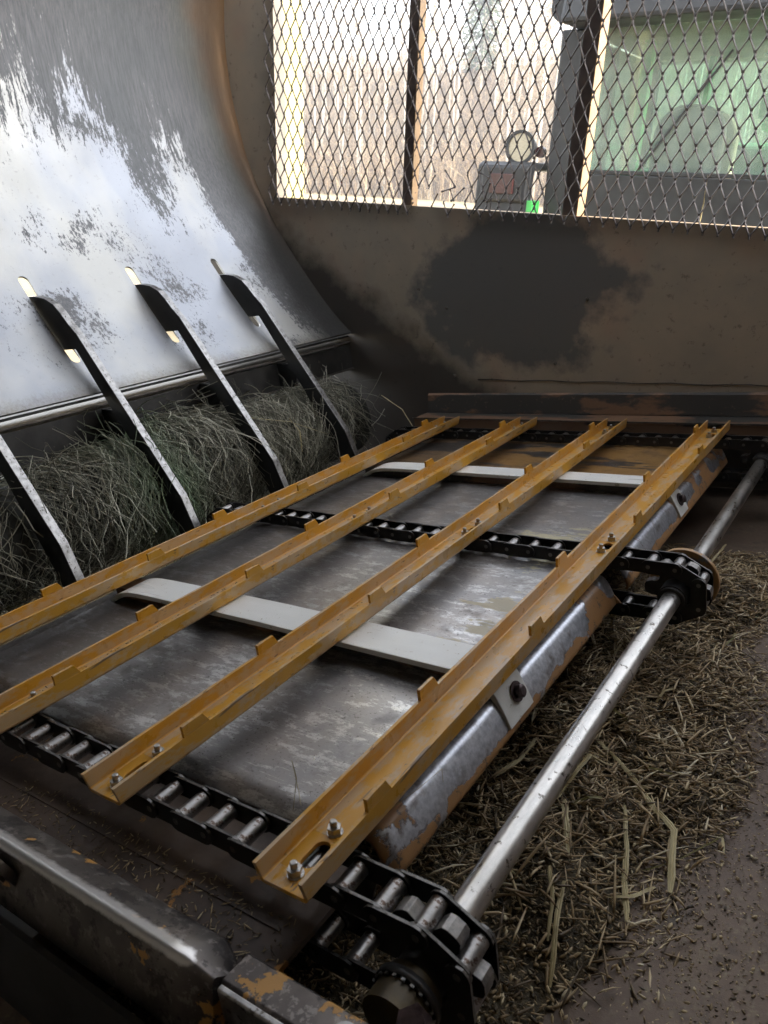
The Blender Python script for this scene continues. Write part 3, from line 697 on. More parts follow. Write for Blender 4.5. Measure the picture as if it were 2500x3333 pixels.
# ---- shaft with sprockets ----
sh = empty('sprocket_shaft', loc=(CXR, 0, CZ), label='bare steel shaft with three black sprockets at the right end of the chains', cat='shaft')
obj('rod', MB().cyl((0, .40, 0), (0, 2.12, 0), .0145, 36), 'shaft', sh)
def gear(y0, y1):
    mb = MB(); out = []
    for k in range(6):
        a0 = R(30 + 60 * k)      # roller seats at 30, 90 ...
        rr = .0086; cx, cz = CR * cos(a0), CR * sin(a0)
        for i in range(7):      # seat arc, from one side to the other around inward direction
            t = a0 + pi + R(84) - R(168) * i / 6
            out.append((cx + rr * cos(t), cz + rr * sin(t)))
        a1 = a0 + R(30)
        for da, r_ in ((-11, .0500), (-5, .0515), (5, .0515), (11, .0500)): out.append((r_ * cos(a1 + R(da)), r_ * sin(a1 + R(da))))
    ang = lambda q: math.atan2(q[1], q[0])
    # order around the seats so that polar angle increases
    res = []
    for k in range(6):
        seg = out[k * 11:(k + 1) * 11]; seat = seg[:7]
        if (ang(seat[0]) - R(30 + 60 * k) + pi) % (2 * pi) - pi > 0: seat = seat[::-1]
        res += seat + seg[7:]
    return mb.prism(res, y0, y1, 'y', mi=0, side_mi=[1] * len(res))
for i, y in enumerate(CH_Y):
    s = obj('sprocket', gear(y - .0085, y + .0085), ['sprocket', 'tooth'], sh, bev=.0006)
    obj('hub', MB().cyl((0, y - .040, 0), (0, y + .03, 0), .0225, 28), 'sprocket', s)
    obj('hub_face', MB().ring((0, 0), 'y', .0205, .0152, y - .046, y - .0405, 28), 'beam', s)
    # flat chain guard plate carried beside each sprocket
    if i == 1:
        obj('guard_ring', MB().ring((0, 0), 'y', .0545, .040, y + .034, y + .044, 40), 'ring', s, bev=.001)
# bearing at the near end with its dashed seal
be = empty('shaft_bearing', loc=(CXR, .345, CZ), label='greasy yellowish bearing hub at the near end of the shaft', cat='bearing')
obj('housing', MB().cyl((0, -.03, 0), (0, .006, 0), .026, 32), 'bearing', be, bev=.001)
obj('seal', MB().ring((0, 0), 'y', .0300, .0262, -.010, -.002, 32), 'sprocket', be)
for k in range(22):
    a = 2 * pi * k / 22; obj('stud', MB().box(-.0016, .0016, -.0025, .0, -.0009, .0009), 'chain_edge', be, loc=(.0285 * cos(a), -.0102, .0285 * sin(a)), rot=Matrix.Rotation(-a + pi / 2, 4, 'Y'))

# ---- slats ----
SW_, SH_, TH = .0565, .0245, .0044
Y0, Y1 = .338, 1.970
def slat():
    s = empty('conveyor_slat')
    r = .006; mb = MB()
    # U section corners
    cs = []
    def arc(cx, cz, a0, a1, rad, n=5): return [(cx + rad * cos(R(a0 + (a1 - a0) * i / n)), cz + rad * sin(R(a0 + (a1 - a0) * i / n))) for i in range(n + 1)]
    for side in (0, 1):
        o = arc(r, r, 180, 270, r); i_ = arc(r, r, 270, 180, r - TH)
        poly = o + i_
        if side: poly = [(SW_ - x, z) for x, z in poly]
        mb.prism(poly, Y0, Y1, 'y')
        # flange with bevelled lower ends
        x0, x1 = (0, TH) if not side else (SW_ - TH, SW_)
        mb.prism([(Y0 - .004, SH_), (Y0, r), (Y1, r), (Y1 + .010, SH_)], x0, x1, 'x')
    # web with three slots
    slots = [(.382, .034), (1.152, .030), (1.905, .030)]; yc = Y0; xw0, xw1 = r, SW_ - r; hw = .0078; cx = SW_ / 2
    for sy, L in slots:
        a_, b_ = sy - L / 2 - .006, sy + L / 2 + .006
        mb.box(xw0, xw1, yc, a_, 0, TH); yc = b_
        inner = []; n = 8
        for i in range(n + 1): t = pi * i / n; inner.append((cx + hw * cos(t), sy + L / 2 - hw + hw * sin(t)))
        for i in range(n + 1): t = pi + pi * i / n; inner.append((cx + hw * cos(t), sy - L / 2 + hw + hw * sin(t)))
        outer = []
        for p in inner:
            dx, dy = p[0] - cx, p[1] - sy
            k = min((SW_ / 2 - r) / abs(dx) if abs(dx) > 1e-9 else 1e9, (L / 2 + .006) / abs(dy) if abs(dy) > 1e-9 else 1e9); outer.append((cx + dx * k, sy + dy * k))
        # push the outermost to true corners
        N = len(inner)
        for c in ((xw0, a_), (xw1, a_), (xw0, b_), (xw1, b_)):
            q = min(range(N), key=lambda q: (outer[q][0] - c[0]) ** 2 + (outer[q][1] - c[1]) ** 2); outer[q] = c
        v = [(x, y, z) for z in (TH, 0) for L_ in (inner, outer) for x, y in L_]
        fs = []
        for i in range(N):
            j = (i + 1) % N
            fs += [(i, j, N + j, N + i), (2 * N + j, 2 * N + i, 3 * N + i, 3 * N + j), (i, 2 * N + i, 2 * N + j, j)]
        mb.add(v, fs)
    mb.box(xw0, xw1, yc, Y1, 0, TH)
    ch = obj('channel', mb, 'slat', s, bev=.0007)
    tooth = MB()
    v = [(x, y, z) for x in (-TH / 2, TH / 2) for y, z in ((-.016, SH_), (.023, SH_), (.015, SH_ + .0140), (-.0158, SH_ + .0140))]
    tooth.add(v, [(0, 3, 2, 1), (4, 5, 6, 7), (1, 2, 6, 5), (2, 3, 7, 6), (3, 0, 4, 7)])
    tm = tooth.mesh('cleat_tooth', 'slat')
    for y in (.630, 1.030, 1.475, 1.870): bevel(obj('cleat_tooth', tm, None, s, loc=(TH / 2, y - .01, 0)), .0006)
    for y in (.455, .815, 1.245, 1.690): bevel(obj('cleat_tooth', tm, None, s, loc=(SW_ - TH / 2, y - .01, 0)), .0006)
    # stud end sticking up through a hexagon nut
    st = MB().cyl((0, 0, TH), (0, 0, .0170), .0036, 14).cyl((0, 0, .0170), (0, 0, .0178), .0036, 14, .0028).mesh('bolt', 'bolt')
    nut = MB().cyl((0, 0, TH + .0008), (0, 0, TH + .0070), .0070, 6).cyl((0, 0, TH), (0, 0, TH + .0008), .0080, 18).mesh('nut', 'bolt')
    for y in (.356, .412, 1.128, 1.180, 1.885, 1.935):
        b = obj('bolt', st, None, s, loc=(cx - .001, y, 0)); n_ = obj('nut', nut, None, b, rot=Matrix.Rotation(random.random(), 4, 'Z')); bevel(n_, .0005)
    return s
s0 = slat()
SLX = [-1.206, -.952, -.693, -.4355]
SLL = ['leftmost ochre steel slat, its far stretch in front of the black tines', 'second ochre slat from the left, straw bits lying in its channel',
       'third ochre slat from the left, its near end resting on the nearest chain', 'rightmost ochre slat, largest in view, with dusty light channel and oval slot']
for i, (x, l) in enumerate(zip(SLX, SLL)):
    s = s0 if i == 0 else copy_tree(s0)
    s.matrix_world = M @ Matrix.Translation((x, (-.0, .004, .0, -.004)[i], .0006 * i))
    tag(s, l, 'slat', 'ochre slats bolted across the chains')

# ---- tines ----
TOP = [(-1.865, .5215), (-1.827, .520), (-1.786, .512), (-1.754, .496), (-1.734, .475), (-1.711, .446), (-1.686, .4195), (-1.426, .0265), (-1.391, -.075)]
BOT = [(-1.456, -.075), (-1.477, -.026), (-1.570, .160), (-1.606, .218), (-1.706, .3855), (-1.757, .3850), (-1.775, .385)]
def tine():
    t = empty('deflector_tine')
    w = .010
    poly = TOP + BOT
    mb = MB(); n = len(poly); side = [1 if i < len(TOP) - 1 else 0 for i in range(n)]
    mb.prism(poly, -w, w, 'y', 0, side)
    o = obj('bar', mb, ['tine', 'tine_edge'], t); bevel(o, .0012)
    # gusset under the plate that carries the tine
    obj('gusset', MB().prism([(-1.612, .232), (-1.590, .196), (-1.615, .160), (-1.672, .165), (-1.672, .235)], -.004, .004, 'y'), 'tine', t)
    return t
t0 = tine()
for i, (y, l) in enumerate(zip(TINE_Y, ('leftmost black tine, cut off by the left edge of the picture', 'black curved tine second from the left, ends behind the leftmost slat', 'third black curved tine from the left with bright rubbed edge', 'farthest black tine, in the shade beside the back wall'))):
    t = t0 if i == 0 else copy_tree(t0)
    t.matrix_world = M @ Matrix.Translation((0, y, 0)); tag(t, l, 'tine', 'black tines through the plate slots')

# ---- drum wrapped in twine ----
DC = Vector((-1.645, 0, .0)); DR = .125
obj('wrapped_drum', MB().cyl((DC.x, -.1, DC.z), (DC.x, 2.02, DC.z), DR, 40), 'drum', label='dark drum behind the tines almost hidden by tangled twine', cat='drum')
def drum_r(y, a):
    return DR + .012 + .022 * sin(y * 5.2 + 1) + .012 * sin(y * 13 + a * 2) + .016 * sin(y * 8.3 - a)
def twine():
    mb = MB()
    for k in range(6500):
        y = random.uniform(.35, 1.95); a = R(random.uniform(-60, 150)); dirn = random.choice((-1, 1)); n = random.randint(7, 12)
        r0 = drum_r(y, a) * random.uniform(.95, 1.06); drift = random.gauss(0, .010); step = R(random.uniform(4, 9)) * dirn; pts = []
        wild = random.random() < .25; wv = random.uniform(0, 6); am = random.uniform(.0, .012)
        for i in range(n):
            rr = r0 + .006 * sin(i * .9 + wv) + (i * i * .0007 if wild else 0)
            pts.append((DC.x + rr * cos(a), y + am * sin(i * .8 + wv), DC.z + rr * sin(a)))
            a += step; y += drift + random.gauss(0, .004)
        mb.tube(pts, random.uniform(.0006, .0013), 3)
    return mb
obj('tangled_twine', twine(), 'twine', kind='stuff', label='grey green twine fibres tangled round the drum', cat='twine')

# ================================================================== CHAFF
def pile_z(x, y):
    base = trough_z(x)
    e = max(0, min(1, (-.195 + .025 * sin(y * 9) + .02 * sin(y * 23 + 1) - x) / .08)); f = max(0, min(1, (1.66 - y) / .2)) * max(0, min(1, (y + .1) / .2))
    return base - .003 + e * f * (.034 + .011 * sin(x * 31 + y * 7) + .010 * sin(y * 17 - x * 12) + .006 * sin(y * 41 + x * 37))
m = MB(); nxp, nyp = 40, 110
vs = [(-.66 + .56 * i / nxp, .0 + 1.72 * j / nyp, 0) for j in range(nyp + 1) for i in range(nxp + 1)]
vs = [(x, y, pile_z(x, y) + random.uniform(-.001, .001)) for x, y, _ in vs]
m.add(vs, [(j * (nxp + 1) + i, j * (nxp + 1) + i + 1, (j + 1) * (nxp + 1) + i + 1, (j + 1) * (nxp + 1) + i) for j in range(nyp) for i in range(nxp)], True)
simple('chaffbase', 'fine_chaff_dust', (.045, .036, .02), (.12, .092, .05), 90, (.7, .9), 0, bump=.8, bd=.003, c3=(.24, .19, .11), sc3=260, t3=.58)
obj('chaff_bed', m, 'chaffbase', kind='stuff', label='bed of fine chaff dust lying in the trough below the shaft', cat='chaff')

def seeds(pos, nrm_up, length, width, yaw, pitch, bend=None):
    """numpy batch of spindle shaped husks: 4-sided, 3 rings -> 10 verts, 16 tris"""
    N = len(pos); t = np.array([-.5, -.22, .12, .5]); rad = np.array([0, 1., .85, 0])
    V = []
    loc = [(-.5, 0, 0)]
    for tt, rr in ((-.22, 1.), (.15, .85)):
        for k in range(4):
            a = pi / 2 * k; loc.append((tt, rr * cos(a), rr * sin(a) * .7))
    loc.append((.5, 0, 0)); loc = np.array(loc)                    # 10 verts
    P = np.zeros((N, 10, 3)); P[:, :, 0] = loc[:, 0] * length[:, None]; P[:, :, 1] = loc[:, 1] * width[:, None]; P[:, :, 2] = loc[:, 2] * width[:, None]
    if bend is not None: P[:, :, 2] += bend[:, None] * (.25 - loc[:, 0] ** 2) * length[:, None]
    cp_, sp_ = np.cos(pitch)[:, None], np.sin(pitch)[:, None]
    x = P[:, :, 0] * cp_ - P[:, :, 2] * sp_; z = P[:, :, 0] * sp_ + P[:, :, 2] * cp_; y = P[:, :, 1]
    cy, sy = np.cos(yaw)[:, None], np.sin(yaw)[:, None]
    out = np.stack([x * cy - y * sy, x * sy + y * cy, z], -1) + pos[:, None, :]
    F = []
    for k in range(4):
        k2 = (k + 1) % 4; F += [(0, 1 + k2, 1 + k, -1), (1 + k, 1 + k2, 5 + k2, 5 + k), (5 + k, 5 + k2, 9, -1)]
    return out.reshape(-1, 3), F, N
def batch_obj(name, verts, F, N, mat, **k):
    tri = [f for f in F if f[3] == -1]; quad = [f for f in F if f[3] != -1]
    me = bpy.data.meshes.new(name); nt, nq = len(tri), len(quad)
    T = np.array([f[:3] for f in tri]); Q = np.array(quad); base = (np.arange(N) * 10)[:, None, None]
    li = np.concatenate([(T[None] + base).reshape(-1), (Q[None] + base).reshape(-1)])
    ls = np.concatenate([np.arange(N * nt) * 3, N * nt * 3 + np.arange(N * nq) * 4]); lt = np.concatenate([np.full(N * nt, 3), np.full(N * nq, 4)])
    me.vertices.add(len(verts)); me.vertices.foreach_set('co', verts.astype(np.float32).ravel())
    me.loops.add(len(li)); me.loops.foreach_set('vertex_index', li.astype(np.int32))
    me.polygons.add(len(ls)); me.polygons.foreach_set('loop_start', ls.astype(np.int32)); me.polygons.foreach_set('loop_total', lt.astype(np.int32))
    me.polygons.foreach_set('use_smooth', np.ones(len(ls), bool)); me.update(calc_edges=True); me.validate()
    me.materials.append(MT[mat]); return obj(name, me, None, **k)
# husks and seeds over the bed
N = 42000; xy = np.stack([rng.uniform(-.62, -.13, N), rng.uniform(.22, 1.66, N)], -1)
edge = -.185 + .025 * np.sin(xy[:, 1] * 9) + .02 * np.sin(xy[:, 1] * 23 + 1)
keep = (xy[:, 0] < edge + np.abs(rng.normal(0, .032, N))) & (xy[:, 1] < 1.62 + rng.normal(0, .04, N)); xy = xy[keep]; N = len(xy)
pz = np.array([pile_z(x, y) for x, y in xy]) + rng.uniform(0, .006, N)
L = rng.lognormal(math.log(.0072), .35, N).clip(.004, .016)
v, F, N = seeds(np.column_stack([xy, pz]), None, L, L * rng.uniform(.10, .19, N), rng.uniform(0, 2 * pi, N), rng.normal(0, .35, N), rng.normal(0, .5, N))
batch_obj('chaff_husks', v, F, N, 'chaff', kind='stuff', label='loose grain husks and seeds covering the chaff bed', cat='husks')
# shredded straw: longer thin bits
N = 15000; xy = np.stack([rng.uniform(-.60, -.13, N), rng.uniform(.3, 1.68, N)], -1)
edge = -.185 + .025 * np.sin(xy[:, 1] * 9) + .02 * np.sin(xy[:, 1] * 23 + 1)
keep = (xy[:, 0] < edge + np.abs(rng.normal(0, .040, N))) & (rng.uniform(0, 1, N) < np.where(xy[:, 1] > .72, 1., np.where(xy[:, 1] > .58, .45, .15))); xy = xy[keep]; N = len(xy)
pz = np.array([pile_z(x, y) for x, y in xy]) + rng.uniform(.002, .012, N)
L = rng.lognormal(math.log(.020), .5, N).clip(.008, .06)
v, F, N = seeds(np.column_stack([xy, pz]), None, L, rng.uniform(.0007, .0021, N), rng.normal(.6, .9, N), rng.normal(0, .28, N), rng.normal(0, .35, N))
batch_obj('shredded_straw', v, F, N, 'bits', kind='stuff', label='short shredded straw bits mixed over the husks', cat='straw bits')
N = 420; xy = np.stack([rng.uniform(-.44, -.19, N), rng.uniform(.50, 1.58, N)], -1); pz = np.array([pile_z(x, y) for x, y in xy]) + rng.uniform(.006, .014, N)
L = rng.uniform(.035, .085, N); v, F, N = seeds(np.column_stack([xy, pz]), None, L, rng.uniform(.0010, .0024, N), rng.normal(.7, .9, N), rng.normal(0, .16, N), rng.normal(0, .4, N))
batch_obj('loose_stems', v, F, N, 'bits', kind='stuff', label='longer loose stems tangled over the top of the chaff', cat='stems')
# dust crumbs on the trough sheet to the right
N = 15000; y = rng.uniform(.25, 1.7, N); x = rng.beta(1.1, 3.2, N) * .30 - .20; pz = np.array([trough_z(a) for a in x]) + .001
L = rng.lognormal(math.log(.0024), .5, N).clip(.001, .009)
v, F, N = seeds(np.column_stack([x, y, pz]), None, L, L * rng.uniform(.12, .3, N), rng.uniform(0, 6.3, N), rng.normal(0, .2, N))
batch_obj('chaff_crumbs', v, F, N, 'chaff', kind='stuff', label='fine chaff crumbs thinning out over the brown trough sheet', cat='crumbs')
# bits on the floor plate, the near ledge, and inside the slats
N = 1300; k = rng.uniform(0, 1, N)
x = np.where(k < .5, rng.uniform(-1.1, -.44, N), rng.uniform(-.85, -.40, N)); y = np.where(k < .5, rng.uniform(.43, 1.1, N), rng.uniform(.29, .352, N)); z = np.where(k < .5, DZ + .0018, -.0445)
L = rng.lognormal(math.log(.006), .45, N).clip(.002, .018)
v, F, N = seeds(np.column_stack([x, y, z]), None, L, rng.uniform(.0003, .0009, N), rng.uniform(0, 6.3, N), rng.normal(0, .1, N))
batch_obj('floor_debris', v, F, N, 'chaff', kind='stuff', label='scattered chaff specks on the steel floor and near ledge', cat='debris')
N = 520; sl = rng.choice(4, N, p=[.1, .42, .26, .22]); x = np.array(SLX)[sl] + rng.uniform(.008, .030, N); cl = rng.choice([.50, .62, .72, .80, .95, 1.1], N); y = cl + rng.normal(0, .035, N)
y = np.where(sl == 1, .62 + rng.normal(0, .13, N), y); y = np.clip(y, .37, 1.9)
L = rng.lognormal(math.log(.0035), .7, N).clip(.0012, .022)
v, F, N = seeds(np.column_stack([x, y, np.full(N, TH + .001)]), None, L, rng.uniform(.0003, .0010, N), rng.normal(pi / 2, .8, N), rng.normal(0, .1, N))
batch_obj('slat_debris', v, F, N, 'chaff', kind='stuff', label='chaff specks and fibres caught inside the slat channels', cat='debris')

# individual straw stalks lying on the pile (deck-frame paths)
def blade(pts, w0, w1, lift=.0):
    """flattened ribbed stalk along a path"""
    mb = MB(); P = [Vector(p) for p in pts]; Q = []
    for i in range(len(P) - 1):
        for k in range(4): Q.append(P[i].lerp(P[i + 1], k / 4))
    Q.append(P[-1]); n = len(Q); vs = []
    for i, p in enumerate(Q):
        d = (Q[min(i + 1, n - 1)] - Q[max(i - 1, 0)]).normalized(); s = d.cross(Vector((0, 0, 1))).normalized(); u = s.cross(d)
        w = (w0 + (w1 - w0) * i / (n - 1)) * random.uniform(.86, 1.1) * (1.0 if 0 < i < n - 1 else .55); s = (s + u * random.uniform(-.15, .15)).normalized(); p = p + s * random.uniform(-.25, .25) * w0
        for a, hh in ((-1, 0), (-.5, .35), (-.15, .12), (.2, .45), (.6, .2), (1, 0), (.5, -.3), (-.5, -.3)): vs.append(p + s * a * w + u * hh * w)
    fs = [(i * 8 + j, i * 8 + (j + 1) % 8, (i + 1) * 8 + (j + 1) % 8, (i + 1) * 8 + j) for i in range(n - 1) for j in range(8)]
    return mb.add(vs, fs + [tuple(range(8))[::-1], tuple(range((n - 1) * 8, n * 8))])
GRP = 'single straw stalks on the chaff pile'
def stalk(pts, w0, w1, label, mat='straw'):
    P = [(x, y, pile_z(x, y) + dz) for x, y, dz in pts]; x0, y0, z0 = P[0]
    obj('straw_stalk', blade([(x - x0, y - y0, z - z0) for x, y, z in P], w0, w1), mat, loc=(x0, y0, z0), label=label, cat='straw', group=GRP)
stalk([(-.341, .87, .006), (-.288, .845, .010), (-.255, .819, .008), (-.230, .788, .010), (-.193, .75, .022), (-.176, .664, .010)], .0028, .0042, 'long straw stalk bent sharply in two places, right of the shaft')
stalk([(-.257, .764, .008), (-.236, .706, .012), (-.224, .66, .012), (-.206, .612, .008)], .0026, .0036, 'straight pale yellow straw stalk in the middle of the chaff pile')
stalk([(-.321, .731, .006), (-.301, .684, .010), (-.278, .632, .006)], .0036, .0046, 'broad ribbed pale straw piece just right of the shaft')
stalk([(-.268, .596, .006), (-.258, .548, .012), (-.245, .500, .008)], .0034, .0024, 'dull brown straw nearest the camera, lower of the crossing pair')
stalk([(-.283, .594, .012), (-.269, .568, .008), (-.262, .535, .006)], .0024, .0018, 'thin brown straw crossing the lower dull straw')
stalk([(-.330, .775, .010), (-.341, .72, .014), (-.342, .65, .008)], .0030, .0050, 'olive green broad leaf lying beside the shaft', 'straw_green')
stalk([(-.303, .831, .006), (-.316, .806, .022), (-.320, .767, .018), (-.330, .735, .012), (-.342, .688, .008), (-.345, .617, .006)], .0030, .0044, 'long arched straw running along the right side of the shaft')
stalk([(-.405, .83, .010), (-.412, .79, .016), (-.428, .745, .012)], .0036, .0046, 'split straw tuft between the floor edge and the shaft')
stalk([(-.336, .592, .010), (-.309, .576, .008)], .0012, .0010, 'tiny bright straw splinter near the shaft')
stalk([(-.144, .768, .006), (-.137, .744, .004)], .0018, .0012, 'short pale splinter out on the trough sheet')
stalk([(-.215, .690, .006), (-.182, .716, .008), (-.151, .758, .008), (-.143, .775, .006)], .0010, .0012, 'thin wavy green stem reaching right on to the trough sheet', 'straw_green')
stalk([(-.325, 1.30, .02), (-.326, 1.40, .016), (-.326, 1.52, .018), (-.318, 1.60, .03), (-.322, 1.66, .03)], .0020, .0030, 'pale stem leaning behind the ochre ring on the shaft')
BITS = 'first second third fourth fifth sixth seventh eighth ninth tenth eleventh twelfth'.split()
for k in range(12):
    x = random.uniform(-.40, -.22); y = .64 + .075 * k + random.uniform(-.02, .02); a = random.gauss(.5, .9); L_ = random.uniform(.03, .07)
    stalk([(x, y, .010), (x + L_ * .5 * cos(a), y + L_ * .5 * sin(a), .014), (x + L_ * cos(a + .2), y + L_ * sin(a + .2), .008)], .0018, .0028, 'short loose straw bit among the husks, %s nearest the camera' % BITS[k], random.choice(('straw', 'straw', 'straw_green')))
obj('straw_stalk', blade([(0, 0, 0), (.004, -.012, .05), (.002, -.016, .115)], .0022, .0012), 'straw', F=MG, loc=(-.585, 2.165, ZS), label='upright straw caught in the mesh on the sunlit sill right of the wide post', cat='straw')
# coarse stems sticking out of the twine near the back
for pts, l in ((((-1.50, 1.60, .10), (-1.475, 1.61, .06), (-1.47, 1.60, .0)), 'broken yellow stem standing up from the twine beside the third tine'),
               (((-1.56, 1.45, .14), (-1.50, 1.60, .09), (-1.45, 1.70, .03)), 'long yellow stem lying across the twine behind the third tine'),
               (((-1.40, 1.93, .10), (-1.34, 1.95, .05), (-1.30, 1.96, -.03)), 'thin brown stem hanging in the dark corner behind the farthest tine')):
    x0, y0, z0 = pts[0]; obj('straw_stalk', blade([(x - x0, y - y0, z - z0) for x, y, z in pts], .003, .0018), 'straw', loc=pts[0], label=l, cat='straw', group='stems in the twine')
# fine pale fibres
for pts, l in ((((-.478, .425, -.008), (-.470, .43, .03), (-.4745, .432, .048), (-.465, .425, .02), (-.458, .418, .01)), 'fine pale fibre loop standing beside the largest slat'),
               (((-.41, .47, -.028), (-.375, .50, .0), (-.365, .53, .006), (-.372, .54, -.02)), 'fine pale hair curled over the peeling floor edge')):
    mb = MB().tube([(x, y, z) for x, y, z in smooth3(pts)] if 'smooth3' in globals() else pts, .00035, 4); obj('fibre', mb, 'straw', label=l, cat='fibre')

# ================================================================== FOREGROUND RAIL
rail = empty('frame_rail', label='worn dark frame rail with bright ridge and orange paint specks in the foreground', cat='frame rail')
rp = [(.2500, .0000), (.2535, -.0008), (.287, -.0195), (.290, -.0225), (.290, -.050), (.262, -.052), (.232, -.070), (.2295, -.066), (.2440, -.0045), (.2462, -.0012)]
m = MB(); n = 30; L = len(rp); vs = []
for i in range(n + 1):
    x = -1.15 + (-.412 + 1.15) * i / n; f = max(0., (x + .438) / .026); dr = f * f
    for y, z in rp: vs.append((x, y + (.262 - y) * .35 * dr, z - .014 * dr if z > -.03 else z))
m.add(vs, [(i * L + j, i * L + (j + 1) % L, (i + 1) * L + (j + 1) % L, (i + 1) * L + j) for i in range(n) for j in range(L)], True)
m.add(vs[-L:], [tuple(range(L))]); rr = obj('bar', m, 'rail', rail, bev=.0015)
obj('end_plate', MB().prism([(.2575, -.0225), (.2600, -.0205), (.2880, -.0225), (.2905, -.0245), (.2905, -.036), (.2575, -.036)], -.4115, -.245, 'x'), 'rail', rail, bev=.0010)
obj('near_flat', MB().prism([(.2510, -.021), (.2518, -.0192), (.2562, -.0192), (.2570, -.021), (.2570, -.052), (.2510, -.052)], -.408, -.262, 'x'), 'tine_edge', rail, bev=.0008)
b = obj('round_boss', MB().cyl((-.705, .2405, -.0185), (-.705, .2320, -.0215), .026, 30).cyl((-.705, .2320, -.0215), (-.705, .2290, -.0225), .014, 24), 'rail', rail, bev=.001)
bb = empty('foreground_bolt', loc=(-.258, .306, -.030), label='big rusty hexagon bolt head at the bottom edge, right of the foreground rail', cat='bolt')
nv = Vector((.10, -.35, .93)).normalized()
o = obj('hex_head', MB().cyl(Vector((0, 0, 0)), nv * .015, .0145, 6), 'bolt_dark', bb); bevel(o, .002)
obj('threaded_end', MB().cyl(nv * .015, nv * .019, .009, 16), 'bolt_dark', bb)
w2 = empty('washer_nut', loc=(-.298, .272, -.028), label='dull grey round nut beside the big bolt at the bottom edge', cat='nut')
o = obj('nut_body', MB().cyl((0, 0, -.012), (0, 0, .004), .016, 24).cyl((0, 0, .004), (0, 0, .009), .010, 20), 'tine_edge', w2); bevel(o, .0015)

# ================================================================== OUTSIDE (level frame)
cp_ = empty('cream_panel', F=MG, loc=(-2.10, 2.22, 0), label='sunlit cream painted side panel outside the left end of the window', cat='panel')
obj('sheet', MB().box(-.012, .0, 0, .185, -.75, 1.5), 'cream', cp_, bev=.001)
obj('folded_edge', MB().box(-.030, -.0125, .173, .185, -.75, 1.5), 'cream', cp_)

T = empty('tractor', F=MG, loc=(-1.1, 4.2, -BASE), label='green tractor parked behind the mesh, seen through its tinted rear cab window', cat='tractor')
def tp_(*a): return a
def tb(name, x0, x1, y0, y1, z0, z1, mat, par=None, bev=.006):
    # level coordinates -> local to the tractor base
    return obj(name, MB().box(x0 + 1.1, x1 + 1.1, y0 - 4.2, y1 - 4.2, z0 + BASE, z1 + BASE), mat, par or T, bev=bev)
cab = tb('cab_floor', -1.88, -.05, 4.2, 5.5, .22, .27, 'tblack')
for x0, x1, y0, y1 in ((-1.885, -1.742, 4.18, 4.27), (-.20, -.06, 4.18, 4.27), (-1.80, -1.74, 5.42, 5.48), (-.20, -.14, 5.42, 5.48), (-1.86, -1.80, 4.80, 4.86)):
    tb('cab_post', x0, x1, y0, y1, .27, 1.17, 'tblack', bev=.012)
tb('lower_panel', -1.741, -.201, 4.19, 4.25, .271, .512, 'tblack')
tb('window_rim', -1.741, -.201, 4.195, 4.235, .513, .533, 'tblack', bev=.004)
rf_ = obj('cab_roof', MB().prism([(4.02 - 4.2, 1.175 + BASE), (4.05 - 4.2, 1.30 + BASE), (4.30 - 4.2, 1.40 + BASE), (5.3 - 4.2, 1.40 + BASE), (5.65 - 4.2, 1.30 + BASE), (5.68 - 4.2, 1.175 + BASE)], -.74, 1.12, 'x'), 'tblack', T, bev=.02)
rg = obj('rear_window', MB().box(-.641, .899, .018, .022, .534 + BASE, 1.170 + BASE), 'glass', T)
obj('front_window', MB().box(-.66, .92, 1.27, 1.274, .30 + BASE, 1.170 + BASE), 'glass', T)
obj('side_window', MB().box(-.735, -.731, .10, 1.20, .30 + BASE, 1.170 + BASE), 'glass', T)
obj('wiper_arm', MB().tube([(-.30, .012, .54 + BASE), (-.12, .010, .80 + BASE), (.05, .010, 1.05 + BASE)], .006, 6), 'tblack', rg)
# seat
def rounded(w_, z0, z1, r, n=8):
    p = [(-w_ / 2, z0), (w_ / 2, z0)]
    p += [(w_ / 2 - r + r * cos(pi / 2 * i / n), z1 - r + r * sin(pi / 2 * i / n)) for i in range(n + 1)]
    p += [(-w_ / 2 + r - r * sin(pi / 2 * i / n), z1 - r + r * cos(pi / 2 * i / n)) for i in range(n + 1)]; return p
SX = -1.255 + 1.1
sb = obj('seat_back', MB().prism([(SX + x, z) for x, z in rounded(.36, .30 + BASE, .855 + BASE, .15)], .28, .36, 'y'), 'seat', T, bev=.02)
obj('seat_bolster', MB().prism([(SX + .03 + x * 1.10, z) for x, z in rounded(.36, .32 + BASE, .84 + BASE, .15)], .365, .43, 'y'), 'seatside', sb, bev=.015)
tb('seat_cushion', -1.42, -1.08, 4.58, 4.95, .30, .42, 'seat', bev=.03)
obj('steering_wheel', MB().tube([(SX + .19 * cos(a), 1.02 + .10 * sin(a), .56 + BASE + .15 * sin(a)) for a in [2 * pi * i / 24 for i in range(25)]], .013, 6), 'tblack', T)
obj('steering_column', MB().tube([(SX, 1.02, .56 + BASE), (SX, 1.20, .32 + BASE)], .03, 8), 'tblack', T)
obj('control_lever', MB().tube([(.28, .55, .30 + BASE), (.33, .60, .62 + BASE)], .012, 6).cyl((.33, .60, .62 + BASE), (.335, .61, .68 + BASE), .025, 10), 'tblack', T)
